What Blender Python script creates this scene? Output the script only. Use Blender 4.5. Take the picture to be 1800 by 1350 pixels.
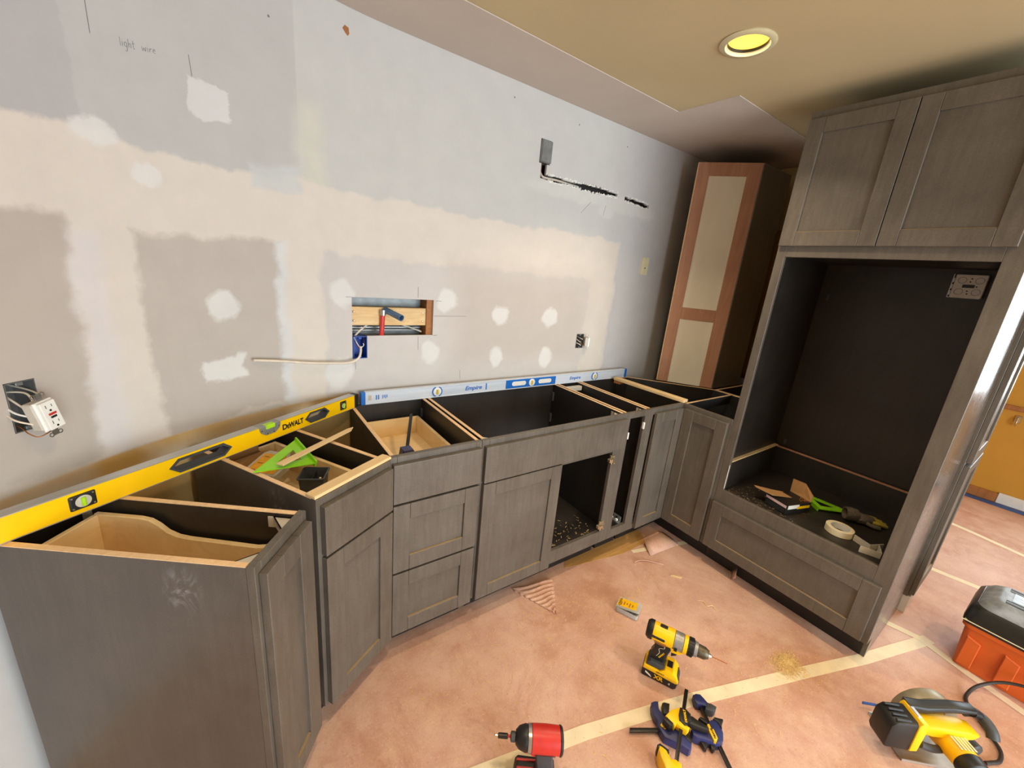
import bpy, bmesh, math, random
from mathutils import Matrix, Vector
random.seed(7)
for o in list(bpy.data.objects):
    bpy.data.objects.remove(o)
SC = bpy.context.scene
COL = SC.collection
PI = math.pi

# ------------------------------------------------------------------ camera
cam_d = bpy.data.cameras.new('camera')
cam = bpy.data.objects.new('camera', cam_d)
COL.objects.link(cam)
yaw, pitch, roll = 0.6269, 0.2732, 0.0948
cy, sy, cp, sp = math.cos(yaw), math.sin(yaw), math.cos(pitch), math.sin(pitch)
fw = Vector((sy * cp, cy * cp, -sp)); rt = Vector((cy, -sy, 0)); up = rt.cross(fw)
r2 = rt * math.cos(roll) + up * math.sin(roll); u2 = up * math.cos(roll) - rt * math.sin(roll)
cam.matrix_world = Matrix(((r2.x, u2.x, -fw.x, 0.8162), (r2.y, u2.y, -fw.y, -1.8396), (r2.z, u2.z, -fw.z, 1.5257), (0, 0, 0, 1)))
cam_d.sensor_width = 36.0
cam_d.lens = 702.36 / 1800 * 36
cam_d.clip_start = 0.02
SC.camera = cam

# ------------------------------------------------------------------ world, daylight, exposure
world = bpy.data.worlds.new('daylight'); SC.world = world
world.use_nodes = True
bgn = world.node_tree.nodes['Background']
bgn.inputs[0].default_value = (0.88, 0.945, 1.0, 1)
bgn.inputs[1].default_value = 0.6
SC.view_settings.view_transform = 'Standard'
SC.view_settings.look = 'None'
SC.view_settings.gamma = 1.0
SC.view_settings.use_curve_mapping = False
SC.view_settings.exposure = 0.0
def window_light(name, x0, x1, z0, z1, power):
    d = bpy.data.lights.new(name, 'AREA'); d.shape = 'RECTANGLE'; d.size = x1 - x0; d.size_y = z1 - z0
    d.energy = power; d.color = (0.80, 0.92, 1.0)
    o = bpy.data.objects.new(name, d); COL.objects.link(o)
    o.location = ((x0 + x1) / 2, -4.72, (z0 + z1) / 2); o.rotation_euler = (PI / 2, 0, 0)
    return o
window_light('glass_door_daylight', 0.6, 3.5, 0.02, 2.1, 182)
wl = window_light('window_daylight', -2.75, -1.78, 0.92, 2.1, 52)
wl.location = (6.22, -2.265, 1.51); wl.rotation_euler = (PI / 2, 0, PI / 2)

# ------------------------------------------------------------------ helpers
def lin(c):
    r = []
    for v in c[:3]:
        v = v / 255.0
        r.append(v / 12.92 if v <= 0.04045 else ((v + 0.055) / 1.055) ** 2.4)
    return (r[0], r[1], r[2], 1.0)

class NT:
    def __init__(s, name):
        s.m = bpy.data.materials.new(name); s.m.use_nodes = True
        s.t = s.m.node_tree; s.b = s.t.nodes['Principled BSDF']
    def n(s, typ, **kw):
        nd = s.t.nodes.new(typ)
        for k, v in kw.items(): setattr(nd, k, v)
        return nd
    def l(s, a, b): s.t.links.new(a, b)
    def val(s, sock, v):
        if hasattr(v, 'is_output') or isinstance(v, bpy.types.NodeSocket): s.l(v, sock)
        else: sock.default_value = v
    def math(s, op, a, b=None, c=None, clamp=False):
        nd = s.n('ShaderNodeMath', operation=op); nd.use_clamp = clamp
        s.val(nd.inputs[0], a)
        if b is not None: s.val(nd.inputs[1], b)
        if c is not None: s.val(nd.inputs[2], c)
        return nd.outputs[0]
    def mix(s, f, a, b):
        nd = s.n('ShaderNodeMix', data_type='RGBA')
        s.val(nd.inputs[0], f); s.val(nd.inputs[6], a); s.val(nd.inputs[7], b)
        return nd.outputs[2]
    def noise(s, vec, scale, detail=3.0, rough=0.55, dist=0.0):
        nd = s.n('ShaderNodeTexNoise'); s.l(vec, nd.inputs['Vector'])
        nd.inputs['Scale'].default_value = scale; nd.inputs['Detail'].default_value = detail
        nd.inputs['Roughness'].default_value = rough; nd.inputs['Distortion'].default_value = dist
        return nd.outputs[0]
    def mapr(s, v, a, b, c=0.0, d=1.0):
        nd = s.n('ShaderNodeMapRange'); s.val(nd.inputs[0], v)
        nd.inputs[1].default_value = a; nd.inputs[2].default_value = b
        nd.inputs[3].default_value = c; nd.inputs[4].default_value = d
        return nd.outputs[0]
    def coord(s, kind='Object', scale=(1, 1, 1)):
        tc = s.n('ShaderNodeTexCoord'); mp = s.n('ShaderNodeMapping')
        mp.inputs['Scale'].default_value = scale
        s.l(tc.outputs[kind], mp.inputs['Vector'])
        return mp.outputs[0]
    def bump(s, h, strength=0.2, dist=0.002):
        nd = s.n('ShaderNodeBump'); nd.inputs['Strength'].default_value = strength
        nd.inputs['Distance'].default_value = dist
        s.l(h, nd.inputs['Height']); s.l(nd.outputs[0], s.b.inputs['Normal'])

def mat(name, col, rough=0.5, metal=0.0, var=0.06, scale=30.0, stretch=(1, 1, 1), bump=0.0, spec=None, alpha=None, emit=None, trans=None):
    t = NT(name)
    c = lin(col)
    v = t.coord('Object', stretch)
    nz = t.noise(v, scale, 4.0)
    k = t.mapr(nz, 0.3, 0.7, 1.0 - var * 2, 1.0 + var * 2)
    mx = t.n('ShaderNodeVectorMath', operation='SCALE')
    mx.inputs[0].default_value = c[:3]
    t.l(k, mx.inputs['Scale'])
    t.l(mx.outputs[0], t.b.inputs['Base Color'])
    t.b.inputs['Roughness'].default_value = rough
    t.b.inputs['Metallic'].default_value = metal
    if spec is not None: t.b.inputs['Specular IOR Level'].default_value = spec
    if bump: t.bump(nz, bump)
    if alpha is not None: t.b.inputs['Alpha'].default_value = alpha
    if trans is not None: t.b.inputs['Transmission Weight'].default_value = trans
    if emit:
        t.b.inputs['Emission Color'].default_value = lin(emit[0]); t.b.inputs['Emission Strength'].default_value = emit[1]
    return t.m

def wood(name, c1, c2, scale=14.0, stretch=(1, 1, 0.12), rough=0.5, dist=1.5, cloud=0.12):
    t = NT(name)
    v = t.coord('Object', stretch)
    nz = t.noise(v, scale, 5.0, 0.6, dist)
    v2 = t.coord('Object')
    cl = t.noise(v2, 3.2, 3.0)
    f = t.mapr(nz, 0.3, 0.7)
    col = t.mix(f, lin(c1), lin(c2))
    k = t.mapr(cl, 0.3, 0.7, 1 - cloud, 1 + cloud)
    mx = t.n('ShaderNodeVectorMath', operation='SCALE'); t.l(col, mx.inputs[0]); t.l(k, mx.inputs['Scale'])
    t.l(mx.outputs[0], t.b.inputs['Base Color'])
    t.b.inputs['Roughness'].default_value = rough
    rr = t.mapr(cl, 0.3, 0.7, rough - 0.06, rough + 0.08); t.l(rr, t.b.inputs['Roughness'])
    t.bump(nz, 0.08)
    return t.m

class MB:
    """collects shapes into one mesh"""
    def __init__(s): s.v = []; s.f = []
    def add(s, vs, fs, mtx=None):
        n = len(s.v)
        s.v += [tuple((mtx @ Vector(p)) if mtx else p) for p in vs]
        s.f += [tuple(i + n for i in f) for f in fs]
        return s
    def bm(s, b, mtx=None):
        b.verts.ensure_lookup_table(); b.verts.index_update()
        s.add([v.co[:] for v in b.verts], [[v.index for v in f.verts] for f in b.faces], mtx)
        b.free(); return s
    def box(s, lo, hi, bev=0.0012, mtx=None, seg=1):
        lo2 = [min(a, b) for a, b in zip(lo, hi)]; hi2 = [max(a, b) for a, b in zip(lo, hi)]
        vs = [(x, y, z) for x in (lo2[0], hi2[0]) for y in (lo2[1], hi2[1]) for z in (lo2[2], hi2[2])]
        fs = [(0, 1, 3, 2), (4, 6, 7, 5), (0, 4, 5, 1), (2, 3, 7, 6), (0, 2, 6, 4), (1, 5, 7, 3)]
        if bev and min(b - a for a, b in zip(lo2, hi2)) > bev * 2.2:
            b = bmesh.new()
            bv = [b.verts.new(p) for p in vs]
            for f in fs: b.faces.new([bv[i] for i in f])
            bmesh.ops.bevel(b, geom=b.edges[:], offset=bev, segments=seg, affect='EDGES', profile=0.5)
            return s.bm(b, mtx)
        return s.add(vs, fs, mtx)
    def prism(s, pts, t0, t1, axis='z', bev=0.0, mtx=None, seg=1):
        """polygon extruded along an axis; pts are the two other coordinates in order (x,y)/(x,z)/(y,z)"""
        def P(a, b, t):
            return (a, b, t) if axis == 'z' else ((a, t, b) if axis == 'y' else (t, a, b))
        n = len(pts)
        b = bmesh.new()
        lo = [b.verts.new(P(p[0], p[1], t0)) for p in pts]; hi = [b.verts.new(P(p[0], p[1], t1)) for p in pts]
        b.faces.new(lo); b.faces.new(hi)
        for i in range(n): b.faces.new((lo[i], lo[(i + 1) % n], hi[(i + 1) % n], hi[i]))
        bmesh.ops.recalc_face_normals(b, faces=b.faces)
        if bev:
            es = [e for e in b.edges if (e.verts[0] in lo) == (e.verts[1] in lo)]
            bmesh.ops.bevel(b, geom=es, offset=bev, segments=seg, affect='EDGES', profile=0.5)
        return s.bm(b, mtx)
    def lathe(s, prof, p0=(0, 0, 0), ax=(0, 0, 1), n=24, mtx=None, cap=True, sq=1.0):
        """prof: list of (t along axis, radius)"""
        p0 = Vector(p0); a = Vector(ax).normalized()
        e1 = a.orthogonal().normalized() if abs(a.z) > 0.9 else a.cross(Vector((0, 0, 1))).normalized()
        e2 = a.cross(e1)
        vs = []; fs = []
        for t, r in prof:
            for k in range(n):
                w = 2 * PI * k / n
                vs.append(tuple(p0 + a * t + (e1 * math.cos(w) * sq + e2 * math.sin(w)) * r))
        for i in range(len(prof) - 1):
            for k in range(n):
                fs.append((i * n + k, i * n + (k + 1) % n, (i + 1) * n + (k + 1) % n, (i + 1) * n + k))
        if cap:
            fs.append(tuple(range(n - 1, -1, -1))); fs.append(tuple((len(prof) - 1) * n + k for k in range(n)))
        return s.add(vs, fs, mtx)
    def cyl(s, p0, p1, r0, r1=None, n=16, mtx=None):
        p0 = Vector(p0); p1 = Vector(p1); d = (p1 - p0)
        return s.lathe([(0, r0), (d.length, r0 if r1 is None else r1)], p0, d, n, mtx)
    def tube(s, pts, r, n=8, mtx=None, smooth=6):
        P = [Vector(p) for p in pts]
        if smooth > 1 and len(P) > 2:
            Q = []
            for i in range(len(P) - 1):
                a = P[max(i - 1, 0)]; b = P[i]; c = P[i + 1]; d = P[min(i + 2, len(P) - 1)]
                for k in range(smooth):
                    t = k / smooth
                    Q.append(0.5 * ((2 * b) + (c - a) * t + (2 * a - 5 * b + 4 * c - d) * t * t + (3 * b - a - 3 * c + d) * t ** 3))
            Q.append(P[-1]); P = Q
        vs = []; fs = []; nrm = None
        for i, p in enumerate(P):
            tg = (P[min(i + 1, len(P) - 1)] - P[max(i - 1, 0)]).normalized()
            if nrm is None: nrm = tg.orthogonal().normalized()
            nrm = (nrm - tg * nrm.dot(tg)).normalized(); bn = tg.cross(nrm)
            for k in range(n):
                w = 2 * PI * k / n
                vs.append(tuple(p + (nrm * math.cos(w) + bn * math.sin(w)) * r))
        for i in range(len(P) - 1):
            for k in range(n):
                fs.append((i * n + k, i * n + (k + 1) % n, (i + 1) * n + (k + 1) % n, (i + 1) * n + k))
        fs.append(tuple(range(n - 1, -1, -1))); fs.append(tuple((len(P) - 1) * n + k for k in range(n)))
        return s.add(vs, fs, mtx)
    def loft(s, rings, mtx=None, cap=True):
        n = len(rings[0]); vs = [p for r in rings for p in r]; fs = []
        for i in range(len(rings) - 1):
            for k in range(n):
                fs.append((i * n + k, i * n + (k + 1) % n, (i + 1) * n + (k + 1) % n, (i + 1) * n + k))
        if cap: fs.append(tuple(range(n - 1, -1, -1))); fs.append(tuple((len(rings) - 1) * n + k for k in range(n)))
        return s.add(vs, fs, mtx)
    def build(s, name, m, parent=None, smooth=None, mtx=None):
        me = bpy.data.meshes.new(name)
        me.from_pydata(s.v, [], s.f)
        b = bmesh.new(); b.from_mesh(me); bmesh.ops.recalc_face_normals(b, faces=b.faces); b.to_mesh(me); b.free()
        me.materials.append(m)
        if smooth:
            for p in me.polygons: p.use_smooth = True
            me.set_sharp_from_angle(angle=math.radians(smooth))
        o = bpy.data.objects.new(name, me); COL.objects.link(o)
        if parent: o.parent = parent
        if mtx is not None: o.matrix_local = mtx
        return o

def rbox(lo, hi, bev=0.0012, seg=1): return MB().box(lo, hi, bev, None, seg)

def tag(o, label, cat, group=None, kind=None):
    if label: o['label'] = label
    if cat: o['category'] = cat
    if group: o['group'] = group
    if kind: o['kind'] = kind
    return o
def struct(o): o['kind'] = 'structure'; return o
def thing(name, label, cat, loc=(0, 0, 0), rz=0.0, group=None, mtx=None):
    o = bpy.data.objects.new(name, None); o.empty_display_size = 0.05; COL.objects.link(o)
    if mtx is not None: o.matrix_world = mtx
    else: o.location = loc; o.rotation_euler = (0, 0, rz)
    return tag(o, label, cat, group)
def text(name, body, size, mtx, m, parent=None, ext=0.0004, shear=0.0, bold=0.0, sx=1.0, align='CENTER'):
    c = bpy.data.curves.new('t', 'FONT'); c.body = body; c.size = size; c.extrude = ext; c.shear = shear; c.offset = bold
    c.align_x = align; c.align_y = 'CENTER'; c.resolution_u = 3
    to = bpy.data.objects.new('t', c); COL.objects.link(to)
    bpy.context.view_layer.update()
    me = bpy.data.meshes.new_from_object(to)
    bpy.data.objects.remove(to); bpy.data.curves.remove(c)
    me.name = name; me.materials.clear(); me.materials.append(m)
    if sx != 1.0: me.transform(Matrix.Diagonal((sx, 1, 1, 1)))
    o = bpy.data.objects.new(name, me); COL.objects.link(o)
    if parent: o.parent = parent
    o.matrix_local = mtx
    return o
def frame(x, y, o):
    """matrix from x-axis, y-axis and origin"""
    x = Vector(x).normalized(); y = Vector(y); z = x.cross(y).normalized(); y = z.cross(x)
    return Matrix(((x.x, y.x, z.x, o[0]), (x.y, y.y, z.y, o[1]), (x.z, y.z, z.z, o[2]), (0, 0, 0, 1)))

# ------------------------------------------------------------------ the place
ZT, ZC = 0.876, 2.392              # top of base cabinets, ceiling
CX, RW = 1.42, 1.318               # the back wall is straight from CX on and curves with radius RW to the left of it
def W(s, z, d=0.0):
    if s >= CX: return (s, -d, z)
    th = (CX - s) / RW; r = RW - d
    return (CX - r * math.sin(th), -RW + r * math.cos(th), z)
def WM(s, z, d=0.0):
    th = max(0.0, (CX - s) / RW)
    return frame((math.cos(th), math.sin(th), 0), (0, 0, 1), W(s, z, d))

# ------------------------------------------------------------------ materials
def wall_material():
    t = NT('taped_drywall')
    uv = t.n('ShaderNodeUVMap'); uv.uv_map = 'sz'
    n1 = t.n('ShaderNodeTexNoise'); t.l(uv.outputs[0], n1.inputs['Vector']); n1.inputs['Scale'].default_value = 4.0; n1.inputs['Detail'].default_value = 2.0
    n2 = t.n('ShaderNodeTexNoise'); t.l(uv.outputs[0], n2.inputs['Vector']); n2.inputs['Scale'].default_value = 38.0; n2.inputs['Detail'].default_value = 5.0; n2.inputs['Roughness'].default_value = 0.7
    def off(col, amt):
        a = t.n('ShaderNodeVectorMath', operation='SUBTRACT'); t.l(col, a.inputs[0]); a.inputs[1].default_value = (0.5, 0.5, 0.5)
        b = t.n('ShaderNodeVectorMath', operation='SCALE'); t.l(a.outputs[0], b.inputs[0]); b.inputs['Scale'].default_value = amt
        return b.outputs[0]
    ad = t.n('ShaderNodeVectorMath', operation='ADD'); t.l(uv.outputs[0], ad.inputs[0]); t.l(off(n1.outputs['Color'], 0.075), ad.inputs[1])
    ad2 = t.n('ShaderNodeVectorMath', operation='ADD'); t.l(ad.outputs[0], ad2.inputs[0]); t.l(off(n2.outputs['Color'], 0.022), ad2.inputs[1])
    n3 = t.n('ShaderNodeTexNoise'); t.l(uv.outputs[0], n3.inputs['Vector']); n3.inputs['Scale'].default_value = 15.0; n3.inputs['Detail'].default_value = 3.0
    ad3 = t.n('ShaderNodeVectorMath', operation='ADD'); t.l(ad2.outputs[0], ad3.inputs[0]); t.l(off(n3.outputs['Color'], 0.05), ad3.inputs[1]); ad2 = ad3
    sep = t.n('ShaderNodeSeparateXYZ'); t.l(ad2.outputs[0], sep.inputs[0]); S, Z = sep.outputs[0], sep.outputs[1]
    sep0 = t.n('ShaderNodeSeparateXYZ'); t.l(uv.outputs[0], sep0.inputs[0]); S0, Z0 = sep0.outputs[0], sep0.outputs[1]
    def rect(s0, s1, z0, z1, soft=0.006, sharp=False):
        a, b = (S0, Z0) if sharp else (S, Z)
        d = t.math('MINIMUM', t.math('MINIMUM', t.math('SUBTRACT', a, s0), t.math('SUBTRACT', s1, a)),
                   t.math('MINIMUM', t.math('SUBTRACT', b, z0), t.math('SUBTRACT', z1, b)))
        return t.mapr(d, -soft, soft)
    def ell(s0, z0, rs, rz, soft=0.25):
        a = t.math('DIVIDE', t.math('SUBTRACT', S, s0), rs); b = t.math('DIVIDE', t.math('SUBTRACT', Z, z0), rz)
        q = t.math('SQRT', t.math('ADD', t.math('MULTIPLY', a, a), t.math('MULTIPLY', b, b)))
        return t.mapr(q, 1 + soft * 0.5, 1 - soft * 0.5)
    col = lin((190, 187, 183))
    def lay(m, c, k=1.0):
        nonlocal col
        f = t.math('MULTIPLY', m, k) if k != 1.0 else m
        col = t.mix(f, col, lin(c))
    lay(rect(-2, 0.47, 1.7, 3, 0.004), (182, 178, 177))
    lay(rect(1.065, 3.62, 1.6, 3, 0.003, True), (198, 196, 191))
    lay(rect(1.065, 1.15, 1.6, 2.05, 0.03), (206, 203, 190))
    lay(rect(-2, 2.905, 0.92, 1.765, 0.008), (217, 207, 195))        # joint compound
    lay(rect(2.905, 3.62, 0.5, 3, 0.03), (196, 193, 191))
    lay(rect(-2, 0.40, 0.93, 1.565, 0.012), (186, 175, 164))         # bare board
    lay(rect(0.555, 0.975, 0.93, 1.545, 0.010), (190, 180, 170))
    lay(rect(1.135, 2.665, 0.90, 1.525, 0.010), (204, 197, 191))
    lay(rect(1.75, 2.665, 1.0, 1.51, 0.09), (192, 181, 171), 0.8)
    lay(rect(0.40, 0.47, 0.9, 1.52, 0.02), (214, 208, 208), 0.7)
    lay(rect(0.965, 1.0, 0.93, 1.55, 0.012), (212, 214, 214), 0.7)
    lay(rect(0.735, 0.855, 1.895, 1.97, 0.003), (212, 210, 207))
    lay(rect(0.90, 1.06, 1.72, 1.80, 0.01), (200, 202, 200), 0.8)
    for (s, z, a, b) in ((0.765, 1.32, .05, .055), (2.027, 1.304, .055, .045), (2.387, 1.284, .055, .055), (1.622, 1.097, .05, .06),
                         (2.021, 1.066, .045, .065), (2.378, 1.044, .05, .065), (1.218, 1.362, .05, .06), (1.70, 1.35, .05, .05), (1.19, 1.02, .06, .07),
                         (0.50, 1.76, .05, .03), (0.61, 1.70, .035, .03)):
        lay(ell(s, z, a, b, 0.35), (222, 219, 214), 0.85)
    lay(rect(0.70, 0.84, 1.07, 1.145, 0.006), (222, 219, 213), 0.9)
    for (s, z, a, b) in ((2.45, 1.985, .30, .045), (2.95, 1.975, .22, .05), (2.72, 1.93, .06, .05)):
        lay(ell(s, z, a, b, 0.4), (206, 204, 198), 0.9)
    lay(rect(-2, 2.0, -1, 0.918, 0.004, True), (204, 168, 104))              # old paint below the new board
    lay(rect(-2, 0.35, 0.1, 0.915, 0.05), (206, 205, 203), 0.95)
    lay(rect(0.5, 1.1, 0.84, 0.905, 0.03), (214, 206, 194), 0.6)
    lay(rect(3.62, 9, 1.98, 3, 0.002, True), (226, 198, 142))
    lay(rect(3.62, 9, -1, 1.98, 0.002, True), (196, 142, 44))
    fine = t.noise(uv.outputs[0], 9.0, 5.0, 0.65)
    k = t.mapr(fine, 0.3, 0.7, 0.965, 1.03)
    mx = t.n('ShaderNodeVectorMath', operation='SCALE'); t.l(col, mx.inputs[0]); t.l(k, mx.inputs['Scale'])
    t.l(mx.outputs[0], t.b.inputs['Base Color'])
    t.b.inputs['Roughness'].default_value = 0.85
    t.bump(n2.outputs[0], 0.05, 0.002)
    return t.m

def paper_material():
    t = NT('rosin_paper')
    v = t.coord('Object')
    a = t.noise(v, 1.6, 5.0, 0.62, 0.4); b = t.noise(v, 9.0, 6.0, 0.72); c = t.noise(v, 150.0, 3.0, 0.7); d = t.noise(v, 3.7, 6.0, 0.75, 0.8)
    col = t.mix(t.mapr(a, 0.36, 0.64), lin((193, 142, 116)), lin((216, 176, 156)))
    col = t.mix(t.mapr(d, 0.52, 0.70, 0.0, 0.55), col, lin((176, 120, 88)))
    col = t.mix(t.mapr(b, 0.48, 0.72, 0.0, 0.5), col, lin((228, 194, 164)))
    col = t.mix(t.mapr(b, 0.46, 0.30, 0.0, 0.35), col, lin((182, 128, 106)))
    col = t.mix(t.mapr(c, 0.60, 0.72, 0.0, 0.6), col, lin((236, 208, 170)))
    col = t.mix(t.mapr(c, 0.42, 0.30, 0.0, 0.5), col, lin((160, 108, 86)))
    t.l(col, t.b.inputs['Base Color']); t.b.inputs['Roughness'].default_value = 0.62
    m1 = t.math('ADD', t.math('MULTIPLY', a, 4.0), t.math('MULTIPLY', d, 1.5))
    t.bump(m1, 0.25, 0.006)
    return t.m

def cabinet_material(name, c1, c2, rough, smudge=None):
    t = NT(name)
    v = t.coord('Object', (1, 1, 0.10)); v2 = t.coord('Object')
    g = t.noise(v, 55.0, 6.0, 0.65, 0.6); cl = t.noise(v2, 5.0, 4.0, 0.6); sp = t.noise(v2, 220.0, 2.0)
    col = t.mix(t.mapr(g, 0.32, 0.68), lin(c1), lin(c2))
    k = t.math('MULTIPLY', t.mapr(cl, 0.3, 0.7, 0.82, 1.16), t.mapr(sp, 0.35, 0.65, 0.93, 1.07))
    mx = t.n('ShaderNodeVectorMath', operation='SCALE'); t.l(col, mx.inputs[0]); t.l(k, mx.inputs['Scale'])
    out = mx.outputs[0]
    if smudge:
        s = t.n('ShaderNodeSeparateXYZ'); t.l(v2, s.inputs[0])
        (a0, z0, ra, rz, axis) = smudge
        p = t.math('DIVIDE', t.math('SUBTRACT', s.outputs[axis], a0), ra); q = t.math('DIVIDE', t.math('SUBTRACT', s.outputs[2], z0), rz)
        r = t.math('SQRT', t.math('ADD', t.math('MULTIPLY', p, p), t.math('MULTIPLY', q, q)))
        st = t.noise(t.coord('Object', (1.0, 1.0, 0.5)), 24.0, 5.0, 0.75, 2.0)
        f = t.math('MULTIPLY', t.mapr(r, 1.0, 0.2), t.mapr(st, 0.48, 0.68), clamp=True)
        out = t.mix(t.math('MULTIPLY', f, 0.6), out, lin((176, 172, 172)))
    t.l(out, t.b.inputs['Base Color'])
    t.l(t.mapr(cl, 0.3, 0.7, rough - 0.05, rough + 0.08), t.b.inputs['Roughness'])
    if not smudge: t.bump(g, 0.05, 0.001)
    t.b.inputs['Specular IOR Level'].default_value = 0.65
    return t.m

M = {}
M['wall'] = wall_material()
M['paper'] = paper_material()
M['cab'] = cabinet_material('stained_maple', (87, 79, 69), (101, 93, 82), 0.42)
M['cab_h'] = cabinet_material('stained_maple_panel', (87, 80, 70), (98, 90, 80), 0.40)
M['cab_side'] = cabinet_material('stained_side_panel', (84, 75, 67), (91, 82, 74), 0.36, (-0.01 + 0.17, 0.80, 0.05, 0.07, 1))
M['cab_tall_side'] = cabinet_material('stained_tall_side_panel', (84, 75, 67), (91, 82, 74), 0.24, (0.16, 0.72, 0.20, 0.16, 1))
M['inner'] = cabinet_material('espresso_interior', (34, 29, 24), (42, 36, 30), 0.45)
M['dark'] = mat('toe_kick_black', (30, 26, 23), 0.5, var=0.1)
M['bevel'] = mat('highlight_edge', (150, 124, 88), 0.5)  # pale tone for the highlight painted along the door beads
M['ply'] = wood('birch_ply_edge', (226, 186, 138), (240, 206, 160), 40, (1, 1, 1), 0.6)
M['maple'] = wood('maple_drawer', (238, 204, 146), (246, 218, 166), 22, (0.15, 1, 1), 0.5)
M['pine'] = wood('pine', (222, 186, 128), (236, 208, 158), 26, (0.1, 1, 1), 0.6)
M['stud'] = wood('stud_wood', (150, 92, 44), (178, 116, 62), 26, (1, 1, 0.1), 0.65)
M['block'] = wood('blocking_wood', (212, 170, 110), (236, 204, 150), 20, (0.15, 1, 1), 0.6, 3.0)
M['cherry'] = wood('red_oak', (178, 128, 100), (198, 150, 120), 40, (1, 1, 0.06), 0.6)
M['backply'] = wood('pale_back_ply', (238, 232, 212), (244, 240, 224), 6, (1, 1, 0.15), 0.6, 1.0, 0.04)
M['floorwood'] = wood('oak_floor', (176, 128, 66), (204, 156, 92), 20, (0.12, 1, 1), 0.5)
M['ceil'] = mat('tan_ceiling', (196, 178, 138), 0.8, var=0.015, scale=3)
M['ceil2'] = mat('bare_ceiling_board', (200, 188, 176), 0.85, var=0.02, scale=4)
M['ochre'] = mat('ochre_paint', (200, 146, 48), 0.7, var=0.02, scale=5)
M['cream'] = mat('cream_paint', (226, 198, 142), 0.7, var=0.02, scale=5)
M['wallwarm'] = mat('tan_wall_paint', (140, 112, 70), 0.8, var=0.02, scale=4)
M['white'] = mat('white_paint', (228, 226, 220), 0.5, var=0.02)
M['ivory'] = mat('ivory_plastic', (226, 216, 178), 0.4, var=0.02)
M['plast'] = mat('white_plastic', (236, 234, 226), 0.35, var=0.02)
M['clear'] = mat('frosted_plastic', (214, 214, 210), 0.3, var=0.03, alpha=0.6)
M['clearb'] = mat('milky_bracket', (196, 188, 172), 0.4, var=0.04)
M['yellow'] = mat('yellow_plastic', (252, 196, 6), 0.38, var=0.02)
M['yellowm'] = mat('yellow_enamel', (255, 200, 4), 0.30, var=0.015)
M['black'] = mat('black_plastic', (28, 27, 26), 0.45, var=0.1)
M['grey'] = mat('charcoal_rubber', (62, 64, 66), 0.55, var=0.08)
M['alum'] = mat('brushed_aluminium', (196, 194, 188), 0.38, 0.75, 0.05, 60, (0.1, 1, 1))
M['alumb'] = mat('satin_aluminium_blue', (214, 222, 232), 0.35, 0.12, 0.03, 60, (0.05, 1, 1))
M['steel'] = mat('steel', (190, 188, 184), 0.3, 0.9, 0.06)
M['brass'] = mat('nickel_hinge', (216, 200, 168), 0.3, 0.9, 0.06)
M['galv'] = mat('galvanised_box', (136, 138, 136), 0.5, 0.6, 0.08)
M['blue'] = mat('level_blue', (20, 106, 196), 0.4, var=0.03)
M['bluebox'] = mat('outlet_box_blue', (14, 64, 158), 0.4, var=0.06)
M['navy'] = mat('clamp_navy', (44, 50, 100), 0.45, var=0.08)
M['green'] = mat('square_green', (142, 214, 26), 0.4, var=0.03)
M['vial'] = mat('vial_green', (176, 224, 40), 0.2, var=0.02)
M['vialy'] = mat('vial_yellow', (222, 196, 60), 0.2, var=0.02)
M['red'] = mat('red_tool', (200, 44, 36), 0.4, var=0.05)
M['redpex'] = mat('red_pex', (214, 60, 52), 0.35, var=0.04)
M['pipe'] = mat('blue_grey_pipe', (92, 124, 158), 0.4, 0.2, 0.12, 40)
M['copper'] = mat('copper_wire', (176, 110, 60), 0.35, 0.7)
M['cable'] = mat('white_cable', (226, 212, 192), 0.5, var=0.04)
M['card'] = mat('cardboard', (176, 132, 82), 0.8, var=0.05, scale=12)
M['label_o'] = mat('orange_label', (240, 170, 30), 0.5, var=0.06, scale=60)
M['pinkl'] = mat('pale_pink_label', (214, 186, 190), 0.5, var=0.03)
M['tape'] = mat('masking_tape', (234, 216, 180), 0.7, var=0.04, scale=14)
M['tapeb'] = mat('blue_tape', (64, 98, 170), 0.7, var=0.05)
M['toolorange'] = mat('toolbox_orange', (206, 92, 30), 0.45, var=0.04, scale=10)
M['toolgrey'] = mat('toolbox_worn_grey', (138, 142, 146), 0.5, var=0.16, scale=26)
M['toolblack'] = mat('toolbox_black', (34, 34, 30), 0.35, var=0.14, scale=20)
M['guard'] = mat('saw_guard_grey', (150, 142, 120), 0.45, 0.3, 0.08, 18)
M['cord'] = mat('black_cord', (46, 40, 38), 0.5)
M['dust'] = mat('sawdust', (228, 192, 124), 0.9, var=0.15, scale=200)
M['pencil'] = mat('pencil_mark', (128, 126, 124), 0.9)
M['glove'] = mat('grey_glove_knit', (98, 88, 74), 0.9, var=0.15, scale=90)
M['glovey'] = mat('yellow_glove_palm', (176, 158, 56), 0.8, var=0.1, scale=60)
M['bagb'] = mat('dark_bag', (38, 36, 34), 0.4, var=0.15, scale=40)
M['lampr'] = mat('gold_reflector', (250, 214, 120), 0.35, 0.3, 0.02, emit=((255, 206, 84), 1.5))
M['bulb'] = mat('warm_bulb', (255, 240, 200), 0.4, emit=((255, 226, 150), 7.0))
M['lamptrim'] = mat('lamp_trim', (206, 196, 158), 0.4, var=0.02)
M['steeldk'] = mat('black_steel_bar', (36, 32, 28), 0.35, 0.3, 0.08)
M['chuck'] = mat('worn_chuck', (92, 82, 62), 0.4, 0.5, 0.25, 60)
M['castgrey'] = mat('cast_gear_case', (160, 158, 154), 0.4, 0.5, 0.1, 40)
M['redline'] = mat('red_print', (190, 30, 30), 0.5)

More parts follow.
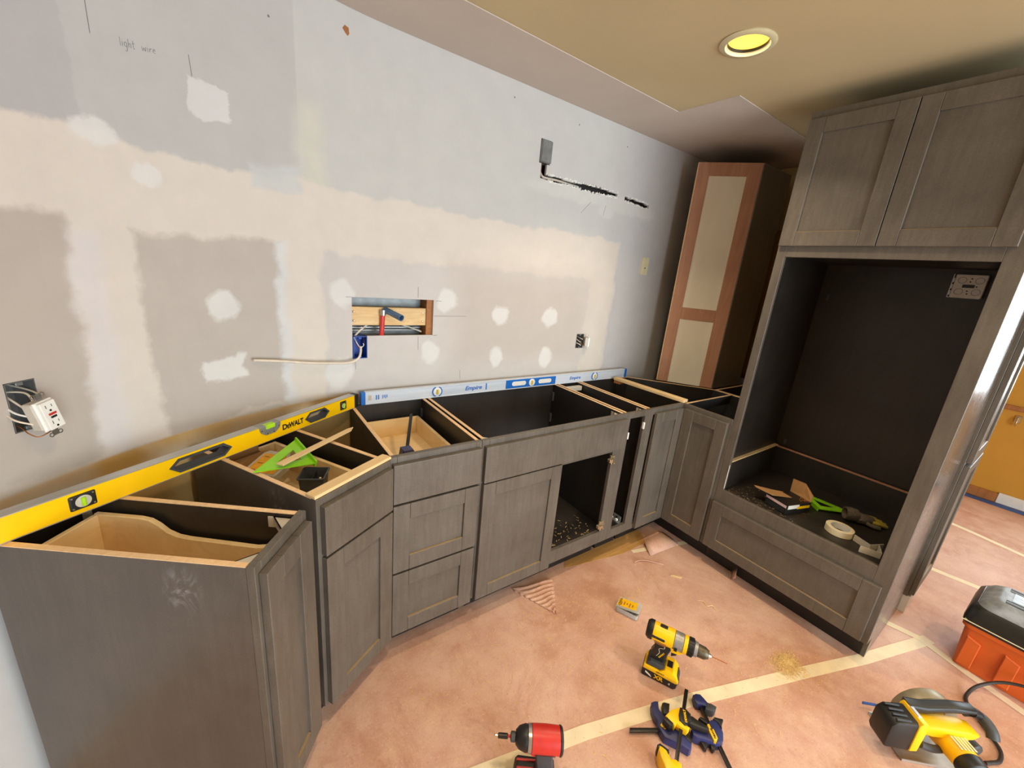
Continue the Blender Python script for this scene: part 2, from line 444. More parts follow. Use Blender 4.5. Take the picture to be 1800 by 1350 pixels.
# ================================================================== structure
# floor (red rosin paper over the whole floor)
fl = struct(MB().box((-2.2, -4.6, -0.02), (6.3, 0.35, 0.0), 0).build('floor', M['paper']))
# strip of bare wood floor that the paper leaves open by the toe kick: planks
for k, P_ in enumerate(([(2.20, -0.575), (2.855, -0.575), (2.87, -0.537), (2.24, -0.537)], [(2.21, -0.577), (2.39, -0.612), (2.83, -0.612), (2.853, -0.577)], [(2.40, -0.614), (2.585, -0.650), (2.80, -0.650), (2.828, -0.614)])):
    MB().prism(P_, 0.0, 0.0012, 'z').build('floor_plank', M['floorwood'], fl)

# back wall: straight on the right, curving towards the camera on the left, with the real openings cut into it
OPEN = [(1.250, 1.634, 1.187, 1.358), (1.250, 1.315, 1.085, 1.187), (0.230, 0.287, 1.060, 1.180),
        (2.620, 2.685, 1.090, 1.182), (2.187, 2.257, 2.078, 2.190), (2.203, 2.240, 2.008, 2.078)]
def slot(s, z):
    rr = random.Random(int(s * 400))
    if 2.235 <= s <= 2.80:
        c = 2.018 + 0.008 * (s - 2.235) / 0.56; h = 0.009 + (0.008 if 2.50 < s < 2.72 else 0.0) + (0.003 if s < 2.36 else 0) - (0.004 if s > 2.76 else 0)
        h *= 0.7 + 0.6 * rr.random()
        return abs(z - c) < h
    if 2.865 <= s <= 3.11:
        c = 2.022 - 0.016 * (s - 2.865) / 0.245; h = 0.006 + 0.009 * rr.random()
        return abs(z - c) < h
    return False
ss = set(); zs = set([0.0, 0.3, 0.6, 0.918, 1.25, 1.5, 1.75, 2.3, ZC])
k = -0.65
while k < CX: ss.add(round(k, 4)); k += 0.05
for x in (CX, 1.6, 1.9, 3.3, 3.62, 4.1, 5.0, 6.2): ss.add(x)
for i in range(101): ss.add(round(2.235 + i * 0.0088, 4))
for i in range(17): zs.add(round(1.983 + i * 0.0045, 4))
for a, b, c, d in OPEN: ss |= {a, b}; zs |= {c, d}
ss = sorted(ss); zs = sorted(zs)
def cut(i, j):
    s = (ss[i] + ss[i + 1]) / 2; z = (zs[j] + zs[j + 1]) / 2
    return any(a < s < b and c < z < d for a, b, c, d in OPEN) or slot(s, z)
CUT = [[cut(i, j) for j in range(len(zs) - 1)] for i in range(len(ss) - 1)]
vid = {}; vv = []; ff = []; uvs = []
def V(i, j, d):
    key = (i, j, d)
    if key not in vid: vid[key] = len(vv); vv.append(W(ss[i], zs[j], d)); uvs.append((ss[i], zs[j]))
    return vid[key]
for i in range(len(ss) - 1):
    for j in range(len(zs) - 1):
        if not CUT[i][j]: ff.append((V(i, j, 0), V(i + 1, j, 0), V(i + 1, j + 1, 0), V(i, j + 1, 0)))
        else:
            B = -0.014
            if not CUT[i - 1][j]: ff.append((V(i, j, 0), V(i, j + 1, 0), V(i, j + 1, B), V(i, j, B)))
            if not CUT[i + 1][j]: ff.append((V(i + 1, j, 0), V(i + 1, j, B), V(i + 1, j + 1, B), V(i + 1, j + 1, 0)))
            if not CUT[i][j - 1]: ff.append((V(i, j, 0), V(i, j, B), V(i + 1, j, B), V(i + 1, j, 0)))
            if not CUT[i][j + 1]: ff.append((V(i, j + 1, 0), V(i + 1, j + 1, 0), V(i + 1, j + 1, B), V(i, j + 1, B)))
me = bpy.data.meshes.new('wall_back'); me.from_pydata(vv, [], ff)
ul = me.uv_layers.new(name='sz')
for lp in me.loops: ul.data[lp.index].uv = uvs[lp.vertex_index]
me.materials.append(M['wall'])
wall = bpy.data.objects.new('wall_back', me); COL.objects.link(wall); struct(wall)
# inside of the wall: the far lining
sb = [s for s in ss if not (2.235 < s < 3.1)]
MB().add([W(s, z, -0.095) for s in sb for z in (-0.02, ZC + 0.02)], [(2 * i, 2 * i + 1, 2 * i + 3, 2 * i + 2) for i in range(len(sb) - 1)]).build('cavity_lining', M['galv'], wall)

# left hand wall: the curve runs on as a straight wall past the camera
struct(MB().box((-0.02, -4.6, 0), (CX - RW, -RW - 0.02, ZC), 0).build('wall_left', M['wallwarm']))
# rear wall behind the camera with a glass door
mb = MB()
for x0, x1, z0, z1 in ((-0.02, 0.6, 0, ZC), (0.6, 3.5, 2.1, ZC), (3.5, 6.25, 0, ZC)): mb.box((x0, -4.7, z0), (x1, -4.6, z1), 0)
struct(mb.build('wall_rear', M['wallwarm']))
# right hand wall behind the corner
wr = struct(MB().box((4.085, -1.0, 1.98), (4.20, 0.2, ZC), 0).box((4.085, -1.0, 0.0), (4.20, 0.2, 1.98), 0).build('wall_right', M['cream']))
MB().box((4.080, -1.0, 0.0), (4.0849, -0.001, 1.98), 0).build('lower_paint', M['ochre'], wr)
MB().box((4.066, -0.99, 0.895), (4.0799, -0.002, 0.925), 0.003).build('chair_rail', M['stud'], wr)
# far yellow wall of the next room
wf = struct(MB().box((6.10, -1.78, 0), (6.2, 0.3, ZC), 0).box((6.10, -4.6, 0), (6.2, -2.75, ZC), 0).box((6.10, -2.75, 0), (6.2, -1.78, 0.92), 0).box((6.10, -2.75, 2.1), (6.2, -1.78, ZC), 0).build('wall_far', M['ochre']))
MB().box((6.075, -4.6, 0.80), (6.0999, -1.55, 0.84), 0.004).build('chair_rail', M['stud'], wf)
b1 = struct(MB().box((6.078, -4.6, 0.004), (6.0995, -1.775, 0.095), 0.004).build('baseboard_far', M['white']))
b2 = struct(MB().box((6.078, -1.773, 0.004), (6.0995, -1.45, 0.085), 0.004).build('baseboard_oak', M['stud']))
tag(MB().box((5.985, -4.6, 0.0006), (6.077, -1.45, 0.0016), 0).build('painters_tape', M['tapeb']), 'blue painter\'s tape along the baseboard of the far yellow wall', 'tape')

# ceiling with a hole for the recessed lamp
LX, LY, LR = 2.425, -0.862, 0.074
N = 40
ring = [(LX + LR * math.cos(2 * PI * k / N), LY + LR * math.sin(2 * PI * k / N), ZC) for k in range(N)]
q = []
for k in range(N):
    a = 2 * PI * k / N; c, s_ = math.cos(a), math.sin(a); m = 0.2 / max(abs(c), abs(s_)); q.append((LX + m * c, LY + m * s_, ZC))
mb = MB(); mb.add(ring + q, [(k, (k + 1) % N, N + (k + 1) % N, N + k) for k in range(N)])
def quad(x0, y0, x1, y1): mb.add([(x0, y0, ZC), (x1, y0, ZC), (x1, y1, ZC), (x0, y1, ZC)], [(0, 1, 2, 3)])
quad(-2.2, -4.6, LX - .2, .35); quad(LX + .2, -4.6, 6.3, .35); quad(LX - .2, -4.6, LX + .2, LY - .2); quad(LX - .2, LY + .2, LX + .2, .35)
ceil = struct(mb.build('ceiling', M['ceil']))
# new board along the wall where the old soffit was, with its step at the corner
pts = [W(s, 0, 0.001)[:2] for s in [k * 0.1 - 0.6 for k in range(0, 21)]] + [(4.079, -0.001), (4.079, -0.645), (2.805, -0.645), (2.79, -0.34), (1.42, -0.345)]
pts += [W(s, 0, 0.345)[:2] for s in [1.4 - k * 0.1 for k in range(0, 21)]]
MB().prism(pts, ZC - 0.004, ZC - 0.0005, 'z').build('bare_board', M['ceil2'], ceil)

# recessed lamps: the one in view and three unseen ones added for warm fill
def recessed_light(label, x, y, power):
    lamp = thing('recessed_light', label, 'light', (x, y, ZC), 0, 'recessed ceiling lights')
    MB().lathe([(0.001, 0.070), (0.0, 0.092), (-0.004, 0.094), (-0.009, 0.088), (-0.010, 0.074), (0.0, 0.068)], n=40, cap=False).build('trim_ring', M['lamptrim'], lamp, 40)
    MB().lathe([(-0.002, 0.0735), (-0.002, 0.069), (0.014, 0.067), (0.014, 0.0735)], n=40, cap=False).build('black_gap', M['black'], lamp, 40)
    MB().lathe([(0.010, 0.067), (0.04, 0.064), (0.075, 0.052), (0.10, 0.030), (0.11, 0.006)], n=40, cap=True).build('reflector', M['lampr'], lamp, 50)
    MB().lathe([(0.045, 0.005), (0.047, 0.022), (0.06, 0.030), (0.08, 0.026), (0.10, 0.012)], n=24).build('bulb', M['bulb'], lamp, 60)
    ld = bpy.data.lights.new('recessed_light_beam', 'AREA'); ld.shape = 'DISK'; ld.size = 0.12; ld.energy = power; ld.color = (1.0, 0.80, 0.55); ld.spread = math.radians(115)
    lo = bpy.data.objects.new('recessed_light_beam', ld); COL.objects.link(lo); lo.parent = lamp; lo.location = (0, 0, 0.006 if (x, y) == (LX, LY) else -0.012)
recessed_light('lit round recessed ceiling light with pale trim ring', LX, LY, 7)
for x, y, lb_ in ((1.15, -1.55, 'unseen added fill light above the camera, nearest the curved wall'), (2.40, -2.15, 'unseen added fill light in front of the glass door'), (3.75, -2.55, 'unseen added fill light nearest the next room')): recessed_light(lb_, x, y, 6)

# ================================================================== cabinets
TK = 0.114
def side(par, x0, x1, y0, y1, m, z0=TK, z1=ZT, edge=True, notch=True):
    e = 0.002 if edge else 0
    if notch:
        o = MB().prism([(y0, TK), (y0 + 0.075, TK), (y0 + 0.075, 0.0), (y1, 0.0), (y1, z1 - e), (y0, z1 - e)], x0, x1, 'x').build('side_panel', m, par)
    else:
        o = rbox((x0, y0, z0), (x1, y1, z1 - e), 0.0008).build('side_panel', m, par)
    if edge: MB().box((x0, y0, z1 - e), (x1, y1, z1), 0.0).build('raw_edge', M['ply'], o)
    return o
def stile(par, x0, x1, z0, z1, m=None, name='frame_stile'): return rbox((x0, 0, z0), (x1, 0.019, z1), 0.001).build(name, m or M['cab'], par)
def slab(par, x0, x1, z0, z1, name='drawer_front', m=None): return rbox((x0, -0.0205, z0), (x1, -0.0005, z1), 0.002, 2).build(name, m or M['cab'], par)
def shaker(par, x0, x1, z0, z1, name='door', rail=0.060, m=None):
    m = m or M['cab']; y0, y1 = -0.0205, -0.0005
    mb = MB(); g = 0.0004
    mb.box((x0, y0, z0), (x0 + rail, y1, z1), 0.0014).box((x1 - rail, y0, z0), (x1, y1, z1), 0.0014)
    mb.box((x0 + rail + g, y0, z0), (x1 - rail - g, y1, z0 + rail), 0.0014).box((x0 + rail + g, y0, z1 - rail), (x1 - rail - g, y1, z1), 0.0014)
    d = mb.build(name, m, par)
    rbox((x0 + rail - 0.004, y0 + 0.009, z0 + rail - 0.004), (x1 - rail + 0.004, y1 - 0.002, z1 - rail + 0.004), 0).build('door_panel', M['cab_h'], d)
    e = 0.0016
    MB().prism([(x0 + rail, z0 + rail), (x1 - rail, z0 + rail), (x1 - rail - e, z0 + rail + e), (x0 + rail + e, z0 + rail + e)], y0 + 0.002, y0 + 0.009, 'y').build('highlight_bead', M['bevel'], d)  # highlight on the lower bead, painted as a paler strip
    return d
def drawer_box(par, x0, x1, y0, y1, z0, z1, t=0.014):
    d = MB().box((x0 + t, y0 + t, z0 + 0.010), (x1 - t, y1 - t, z0 + 0.018), 0).build('drawer_bottom', M['maple'], par)
    MB().box((x0, y0, z0), (x0 + t, y1, z1), 0.0015).build('drawer_side', M['maple'], d)
    MB().box((x1 - t, y0, z0), (x1, y1, z1), 0.0015).build('drawer_side', M['maple'], d)
    MB().box((x0 + t, y1 - t, z0), (x1 - t, y1, z1), 0.0015).build('drawer_back', M['maple'], d)
    MB().box((x0 + t, y0, z0), (x1 - t, y0 + t, z1), 0.0015).build('drawer_inner_front', M['maple'], d)
    return d
def brace(par, x, y, sx, sy, z=ZT - 0.012, L=0.055):
    mb = MB().prism([(x, y), (x + sx * L, y), (x, y + sy * L)], z - 0.006, z, 'z')
    mb.box((x, y, z - 0.03), (x + sx * L, y + sy * 0.003, z), 0).box((x, y, z - 0.03), (x + sx * 0.003, y + sy * (L + 0.012), z), 0)
    mb.prism([(x + sx * L, y), (x + sx * (L - 0.004), y), (x, y + sy * (L - 0.004)), (x, y + sy * L)], z - 0.022, z, 'z')
    return mb.build('corner_brace', M['clearb'], par)
def carcass(par, w, D, m_l=None, m_r=None, t=0.014):
    a = 0.0 if m_l else 0.006
    side(par, a, a + t, 0.019, D, m_l or M['inner']); side(par, w - t - 0.006, w - 0.006, 0.019, D, m_r or M['inner'])
    rbox((t, D - 0.006, TK), (w - t, D, ZT - 0.004), 0).build('back_panel', M['inner'], par)
    rbox((t, 0.019, TK), (w - t, D - 0.006, TK + 0.014), 0).build('bottom_panel', M['inner'], par)
    rbox((t, 0.075, 0.001), (w - t, 0.087, TK), 0).build('toe_kick', M['dark'], par)

# 1 -- narrow pull-out cabinet at the left end of the curve
w1 = 0.2123
c1 = thing('base_cabinet', 'narrow pull-out base cabinet with tall finished side panel, nearest the camera', 'cabinet', (0.8143, -0.9813, 0), 0.9528, 'base cabinets along the curved wall')
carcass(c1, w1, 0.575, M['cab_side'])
stile(c1, 0, 0.022, TK, ZT); stile(c1, w1 - 0.022, w1, TK, ZT)
stile(c1, 0.0222, w1 - 0.0222, ZT - 0.036, ZT, name='frame_rail'); stile(c1, 0.0222, w1 - 0.0222, TK, TK + 0.03, name='frame_rail')
shaker(c1, 0.010, w1 - 0.010, 0.122, 0.853)
brace(c1, 0.0145, 0.0195, 1, 1); brace(c1, w1 - 0.0205, 0.0195, -1, 1)
for xx in (0.017, w1 - 0.025): rbox((xx - 0.002, 0.545, 0.78), (xx + 0.004, 0.566, 0.866), 0).build('back_clip', M['clearb'], c1)
tb = MB().box((0.046, 0.045, 0.60), (w1 - 0.046, 0.50, 0.608), 0).build('tray_bottom', M['maple'], c1)
prof = [(0.03, 0.60), (0.515, 0.60), (0.515, 0.842), (0.40, 0.842), (0.375, 0.838), (0.355, 0.826), (0.335, 0.808), (0.31, 0.797), (0.28, 0.793), (0.11, 0.785), (0.09, 0.788), (0.07, 0.802), (0.05, 0.812), (0.03, 0.814)]
for x0 in (0.032, w1 - 0.046): MB().prism(prof, x0, x0 + 0.014, 'x', 0.002).build('tray_side', M['maple'], tb)
rbox((0.046, 0.502, 0.60), (w1 - 0.046, 0.515, 0.842), 0.002).build('tray_back', M['maple'], tb)
rbox((0.046, 0.03, 0.60), (w1 - 0.046, 0.043, 0.80), 0.002).build('tray_front', M['maple'], tb)

# 2 -- drawer and door cabinet, turned
w2 = 0.298; T2 = 0.5288; L2 = (0.9668, -0.7723)
c2 = thing('base_cabinet', 'turned base cabinet with one drawer over a door, tools lying in the drawer', 'cabinet', (L2[0], L2[1], 0), T2, 'base cabinets along the curved wall')
carcass(c2, w2, 0.575, M['cab_side'])
stile(c2, 0, 0.024, TK, ZT); stile(c2, w2 - 0.024, w2, TK, ZT)
for z0, z1 in ((ZT - 0.036, ZT), (0.668, 0.70), (TK, TK + 0.03)): stile(c2, 0.0242, w2 - 0.0242, z0, z1, name='frame_rail')
slab(c2, 0.012, w2 - 0.010, 0.693, 0.853); shaker(c2, 0.012, w2 - 0.010, 0.122, 0.684)
drawer_box(c2, 0.034, w2 - 0.050, 0.022, 0.52, 0.715, 0.822)

# 3 -- three drawer cabinet
w3 = 0.366
c3 = thing('base_cabinet', 'three-drawer base cabinet with open top and pale maple drawer box', 'cabinet', (1.2238, -0.61, 0), 0, 'base cabinets along the straight wall')
carcass(c3, w3, 0.575)
stile(c3, 0, 0.026, TK, ZT); stile(c3, w3 - 0.026, w3, TK, ZT)
for z0, z1 in ((ZT - 0.034, ZT), (0.680, 0.712), (0.388, 0.42), (TK, TK + 0.03)): stile(c3, 0.0262, w3 - 0.0262, z0, z1, name='frame_rail')
slab(c3, 0.008, w3 - 0.008, 0.701, 0.853)
shaker(c3, 0.008, w3 - 0.010, 0.409, 0.692, 'drawer_front', 0.062); shaker(c3, 0.008, w3 - 0.012, 0.118, 0.400, 'drawer_front', 0.062)
drawer_box(c3, 0.040, w3 - 0.050, 0.03, 0.535, 0.700, 0.800)
rbox((w3 - 0.030, 0.548, 0.782), (w3 - 0.016, 0.566, 0.828), 0.002).build('back_clip', M['grey'], c3)

# 4 -- sink base
w4 = 0.866
c4 = thing('base_cabinet', 'wide sink base cabinet with a slab false front and only its left door', 'cabinet', (1.5915, -0.61, 0), 0, 'base cabinets along the straight wall')
carcass(c4, w4, 0.575)
rbox((0.014, 0.019, 0.176), (w4 - 0.014, 0.56, 0.188), 0).build('cabinet_floor', M['inner'], c4)
stile(c4, 0, 0.034, TK, ZT); stile(c4, 0.803, w4, TK, ZT)
stile(c4, 0.0342, 0.8028, ZT - 0.036, ZT, name='frame_rail'); stile(c4, 0.0342, 0.8028, 0.672, 0.70, name='frame_rail'); stile(c4, 0.0342, 0.8028, TK, 0.19, name='frame_rail')
slab(c4, 0.010, w4 - 0.004, 0.694, 0.853, 'false_front'); shaker(c4, 0.010, 0.434, 0.116, 0.688)
for z in (0.632, 0.234):
    hb = MB().box((0.792, -0.004, z - 0.022), (0.826, 0.006, z + 0.022), 0.002).box((0.770, -0.02, z - 0.010), (0.806, 0.002, z + 0.010), 0.003)
    hb.cyl((0.778, -0.022, z - 0.012), (0.778, -0.022, z + 0.012), 0.004, n=10).box((0.812, -0.012, z - 0.028), (0.824, -0.002, z - 0.016), 0.002)
    h = hb.build('hinge', M['brass'], c4)
    MB().cyl((0.818, -0.010, z + 0.010), (0.818, -0.003, z + 0.010), 0.005, n=10).build('screw', M['steel'], h)
brace(c4, w4 - 0.0205, 0.0195, -1, 1); brace(c4, 0.0205, 0.0195, 1, 1)
for x, z in ((w4 - 0.024, 0.80), (w4 - 0.024, 0.66)): rbox((x - 0.006, 0.55, z - 0.028), (x + 0.008, 0.568, z + 0.028), 0.002).build('back_clip', M['grey'], c4)

# 5 -- narrow pull-out, door missing
w5 = 0.1935
c5 = thing('base_cabinet', 'narrow open base cabinet without a door between sink base and corner cabinet', 'cabinet', (2.4578, -0.61, 0), 0, 'base cabinets along the straight wall')
carcass(c5, w5, 0.575)
stile(c5, 0, 0.034, TK, ZT); stile(c5, 0.156, w5, TK, ZT)
stile(c5, 0.0342, 0.1558, ZT - 0.032, ZT, name='frame_rail'); stile(c5, 0.0342, 0.1558, TK, 0.17, name='frame_rail')
rl = MB().box((0.140, 0.022, 0.172), (0.143, 0.40, 0.205), 0).box((0.118, 0.022, 0.1285), (0.142, 0.40, 0.174), 0)
slide = rl.build('slide_rail', M['galv'], c5)
for i in range(9): rbox((0.1385, 0.045 + i * 0.03, 0.182), (0.1399, 0.058 + i * 0.03, 0.196), 0).build('slide_slot', M['black'], slide)
for i in range(3): MB().lathe([(0, 0.008), (0.003, 0.009), (0.006, 0.009), (0.009, 0.008)], (0.120, 0.040 + i * 0.035, 0.183), (1, 0, 0), 12).build('roller', M['plast'], slide, 50)
for x, z in ((0.034, 0.75), (0.156, 0.79)): rbox((x - 0.003, -0.004, z - 0.022), (x + 0.006, 0.010, z + 0.016), 0.002).build('hinge_plate', M['plast'], c5)
brace(c5, 0.0205, 0.0195, 1, 1, L=0.045); brace(c5, w5 - 0.0205, 0.0195, -1, 1, L=0.045)
rbox((0.040, 0.50, 0.838), (0.165, 0.53, 0.866), 0.003).build('rear_bracket', M['clearb'], c5)

# 6 -- corner cabinet, L shaped with a cut-off back
c6 = thing('corner_cabinet', 'L-shaped corner base cabinet with two hinged shaker doors and cut-off back', 'cabinet', (2.6515, -0.61, 0), 0)
side(c6, 0.006, 0.020, 0.019, 0.565, M['inner'])
stile(c6, 0, 0.030, TK, ZT)
stile(c6, 0.0302, 0.3105, ZT - 0.034, ZT, name='frame_rail'); stile(c6, 0.0302, 0.3105, TK, TK + 0.03, name='frame_rail')
XL = 2.963 - 2.6515
rbox((XL, -0.2745, ZT - 0.034), (XL + 0.019, 0.019, ZT), 0.001).build('frame_rail', M['cab'], c6)
rbox((XL, -0.2745, TK), (XL + 0.019, 0.019, TK + 0.03), 0.001).build('frame_rail', M['cab'], c6)
rbox((XL, -0.2905, TK), (XL + 0.019, -0.2748, ZT), 0.001).build('frame_stile', M['cab'], c6)
shaker(c6, 0.040, XL - 0.0205, 0.122, 0.853)
d6 = shaker(c6, 0.0005, 0.2550, 0.122, 0.853)
d6.matrix_local = Matrix.Translation((XL, -0.0205, 0)) @ Matrix.Rotation(-PI / 2, 4, 'Z')
bk = [(0.006, 0.572), (0.470, 0.548), (0.838, 0.116), (0.838, -0.278)]
for (a, b) in zip(bk, bk[1:]):
    dx, dy = b[0] - a[0], b[1] - a[1]; L = math.hypot(dx, dy); nx, ny = dy / L * 0.012, -dx / L * 0.012
    p = MB().prism([a, b, (b[0] - nx, b[1] - ny), (a[0] - nx, a[1] - ny)], TK, ZT - 0.002, 'z').build('back_panel', M['inner'], c6)
    MB().prism([a, b, (b[0] - nx, b[1] - ny), (a[0] - nx, a[1] - ny)], ZT - 0.0019, ZT, 'z').build('raw_edge', M['ply'], p)
side2 = rbox((XL + 0.0192, -0.2905, TK), (0.838, -0.279, ZT - 0.002), 0).build('side_panel', M['inner'], c6)
sr = rbox((XL + 0.0192, -0.010, ZT - 0.06), (0.834, 0.003, ZT - 0.0022), 0).build('support_rail', M['inner'], c6)
MB().box((XL + 0.0192, -0.010, ZT - 0.0021), (0.834, 0.003, ZT - 0.0002), 0).build('raw_edge', M['ply'], sr)
MB().prism([(0.015, 0.08), (XL + 0.08, 0.08), (XL + 0.08, -0.278), (0.832, -0.278), (0.832, 0.11), (0.466, 0.54), (0.015, 0.56)], TK, TK + 0.014, 'z').build('bottom_panel', M['inner'], c6)
MB().prism([(0.0, 0.075), (XL + 0.075, 0.075), (XL + 0.075, -0.290), (XL + 0.087, -0.290), (XL + 0.087, 0.087), (0.0, 0.087)], 0.001, TK - 0.0005, 'z').build('toe_kick', M['dark'], c6)

# base cabinet of the other side, back to back with the corner
c7 = thing('base_cabinet', 'open-topped base cabinet standing behind the corner cabinet, mostly hidden', 'cabinet', (3.512, -0.885, 0), 0)
for nm, lo_, hi_ in (('side_panel', (0, 0.376, TK), (0.55, 0.39, ZT - 0.002)), ('side_panel', (0, 0, TK), (0.55, 0.014, ZT - 0.002)), ('back_panel', (0, 0.0145, TK), (0.010, 0.3755, ZT - 0.002)), ('front_panel', (0.54, 0.0145, TK), (0.55, 0.3755, ZT - 0.002))):
    p = MB().box(lo_, hi_, 0).build(nm, M['inner'], c7)
    MB().box((lo_[0], lo_[1], hi_[2] + 0.0001), (hi_[0], hi_[1], ZT), 0).build('raw_edge', M['ply'], p)
rbox((0.01, 0.014, TK), (0.54, 0.376, TK + 0.012), 0).build('bottom_panel', M['inner'], c7)
rbox((0.06, 0.02, 0.001), (0.49, 0.37, TK), 0).build('plinth', M['dark'], c7)

# 8 -- tall oven cabinet
WT = 0.762; HT = 2.305
c8 = thing('oven_cabinet', 'tall dark oven cabinet with empty oven opening, drawer below and two doors above', 'cabinet', (2.963, -0.912 + 0.010, 0), -PI / 2)
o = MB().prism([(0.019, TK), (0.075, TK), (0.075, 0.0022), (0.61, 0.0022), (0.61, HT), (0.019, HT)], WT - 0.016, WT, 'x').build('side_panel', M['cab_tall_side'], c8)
MB().prism([(0.019, TK), (0.075, TK), (0.075, 0.0), (0.61, 0.0), (0.61, HT), (0.019, HT)], 0.0, 0.016, 'x').build('side_panel', M['inner'], c8)
rbox((0.016, 0.602, 0.02), (WT - 0.016, 0.61, HT - 0.02), 0).build('back_panel', M['inner'], c8)
rbox((0.016, 0.019, 0.463), (WT - 0.016, 0.602, 0.4785), 0).build('oven_shelf', M['inner'], c8)
rbox((0.016, 0.019, 1.7215), (WT - 0.016, 0.602, 1.738), 0).build('divider_shelf', M['inner'], c8)
rbox((0.016, 0.019, HT - 0.018), (WT - 0.016, 0.602, HT), 0).build('top_panel', M['inner'], c8)
rbox((0.016, 0.075, 0.001), (WT - 0.016, 0.087, TK), 0).build('toe_kick', M['dark'], c8)
stile(c8, 0, 0.038, TK, HT); stile(c8, 0.705, WT, TK, HT)
for z0, z1 in ((TK, 0.14), (0.398, 0.479), (1.707, 1.765), (2.255, HT)): stile(c8, 0.0382, 0.7048, z0, z1, name='frame_rail')
shaker(c8, 0.008, 0.740, 0.124, 0.402, 'drawer_front', 0.062)
shaker(c8, 0.006, 0.3595, 1.754, 2.272); shaker(c8, 0.3625, 0.728, 1.754, 2.272)
l1 = rbox((0.0165, 0.02, 0.479), (0.034, 0.585, 0.641), 0).build('liner_side', M['inner'], c8)
MB().box((0.0165, 0.02, 0.6411), (0.036, 0.585, 0.647), 0).build('raw_edge', M['pine'], l1)
l2 = rbox((0.034, 0.578, 0.479), (WT - 0.017, 0.590, 0.636), 0).build('liner_back', M['inner'], c8)
MB().box((0.034, 0.574, 0.6361), (WT - 0.017, 0.590, 0.642), 0).build('raw_edge', M['cherry'], l2)
for z in (1.55, 0.675): rbox((0.055, 0.592, z - 0.018), (0.070, 0.6015, z + 0.018), 0.002).build('back_clip', M['grey'], c8)
MB().box((0.0370, 0.0005, 0.49), (0.0386, 0.006, 0.63), 0).build('torn_edge', M['plast'], c8)

# 9 -- pantry beyond the oven cabinet
c9 = thing('pantry_cabinet', 'tall pantry cabinet with stacked shaker doors beyond the oven cabinet', 'cabinet', (3.576, -1.678, 0), 0)
WP = 0.405
MB().box((0, 0.019, 0.10), (WP, 0.60, HT), 0.001).build('carcass', M['cab_tall_side'], c9)
for z0, z1 in ((0.116, 0.846), (0.862, 2.272)): shaker(c9, 0.004, WP - 0.006, z0, z1)
stile(c9, 0, 0.03, 0.10, HT); stile(c9, WP - 0.03, WP, 0.10, HT); stile(c9, 0.0302, WP - 0.0302, 0.83, 0.88, name='frame_rail')
rbox((0.004, -0.012, 0.001), (WP - 0.04, 0.59, 0.099), 0.001).build('toe_board', M['white'], c9)

# 10 -- diagonal corner wall cabinet standing on the base cabinets, raw back towards the room
A = Vector((3.286, -0.187)); B = Vector((3.502, -0.471)); WZ0, WZ1 = ZT + 0.0015, 2.283
c10 = thing('wall_cabinet', 'tall diagonal wall cabinet, raw back with reddish frame and pale panels showing', 'cabinet', (A.x, A.y, 0), math.atan2((B - A).y, (B - A).x))
Lw = (B - A).length
inv = Matrix.Rotation(-math.atan2((B - A).y, (B - A).x), 2)
def lp(p): q = inv @ (Vector(p) - A); return (q.x, q.y)
poly = [(0.001, 0.012), (Lw - 0.001, 0.012), lp((3.862, -0.474)), lp((3.93, -0.03)), lp((3.60, -0.03))]
MB().prism(poly, WZ0, WZ1, 'z').build('carcass', M['inner'], c10)
rbox((0.05, 0.004, WZ0), (Lw - 0.05, 0.0118, WZ1), 0).build('back_ply', M['backply'], c10)
rbox((0, 0, WZ0), (0.068, 0.012, WZ1), 0.001).build('back_stile', M['cherry'], c10)
rbox((Lw - 0.078, 0, WZ0), (Lw, 0.012, WZ1), 0.001).build('back_stile', M['cherry'], c10)
rbox((0.0682, 0, 2.207), (Lw - 0.0782, 0.012, WZ1), 0.001).build('back_rail', M['cherry'], c10)
rbox((0.0682, 0, 1.322), (Lw - 0.0782, 0.012, 1.400), 0.001).build('back_rail', M['cherry'], c10)
p0 = Vector(lp((3.503, -0.4715))); p1 = Vector(lp((3.862, -0.4755))); dd = (p1 - p0).normalized(); nn = Vector((dd.y, -dd.x)) * 0.004
MB().prism([p0[:], p1[:], (p1 + nn)[:], (p0 + nn)[:]], WZ0, WZ1, 'z').build('side_skin', M['cab'], c10)
MB().prism([(-0.006, 0.004), (-0.0005, 0.004), (-0.0005, 0.03), (-0.006, 0.03)], WZ0, WZ1, 'z').build('edge_strip', M['ply'], c10)

# ================================================================== things in and on the walls
# recess with blocking, pipe and wires
def wbox(name, s0, s1, z0, z1, d0, d1, m, par=None, bev=0.001):
    """box set on the back wall: along the wall, up, and out of it"""
    sm = (s0 + s1) / 2
    mt = WM(sm, (z0 + z1) / 2, 0)
    return rbox((-(s1 - s0) / 2, -(z1 - z0) / 2, d0), ((s1 - s0) / 2, (z1 - z0) / 2, d1), bev).build(name, m, par, None, mt)
wbox('wall_stud', 1.2325, 1.2515, 1.10, 1.45, -0.092, -0.0145, M['stud'], wall)
st = wbox('wall_stud', 1.604, 1.643, 1.08, 1.45, -0.092, -0.0145, M['stud'], wall)
bl = wbox('blocking', 1.2520, 1.6030, 1.232, 1.314, -0.058, -0.020, M['block'], wall)
for s, z in ((1.266, 1.292), (1.266, 1.252), (1.588, 1.292), (1.588, 1.252)):
    MB().lathe([(0, 0.0045), (0.003, 0.0045), (0.004, 0.002)], (0, 0, -0.020), (0, 0, 1), 10).build('blocking_screw', M['brass'], wall, None, WM(s, z))
px = thing('water_pipe', 'blue-grey pipe stub on red tubing in the wall recess', 'pipe', mtx=WM(1.39, 1.30, -0.018))
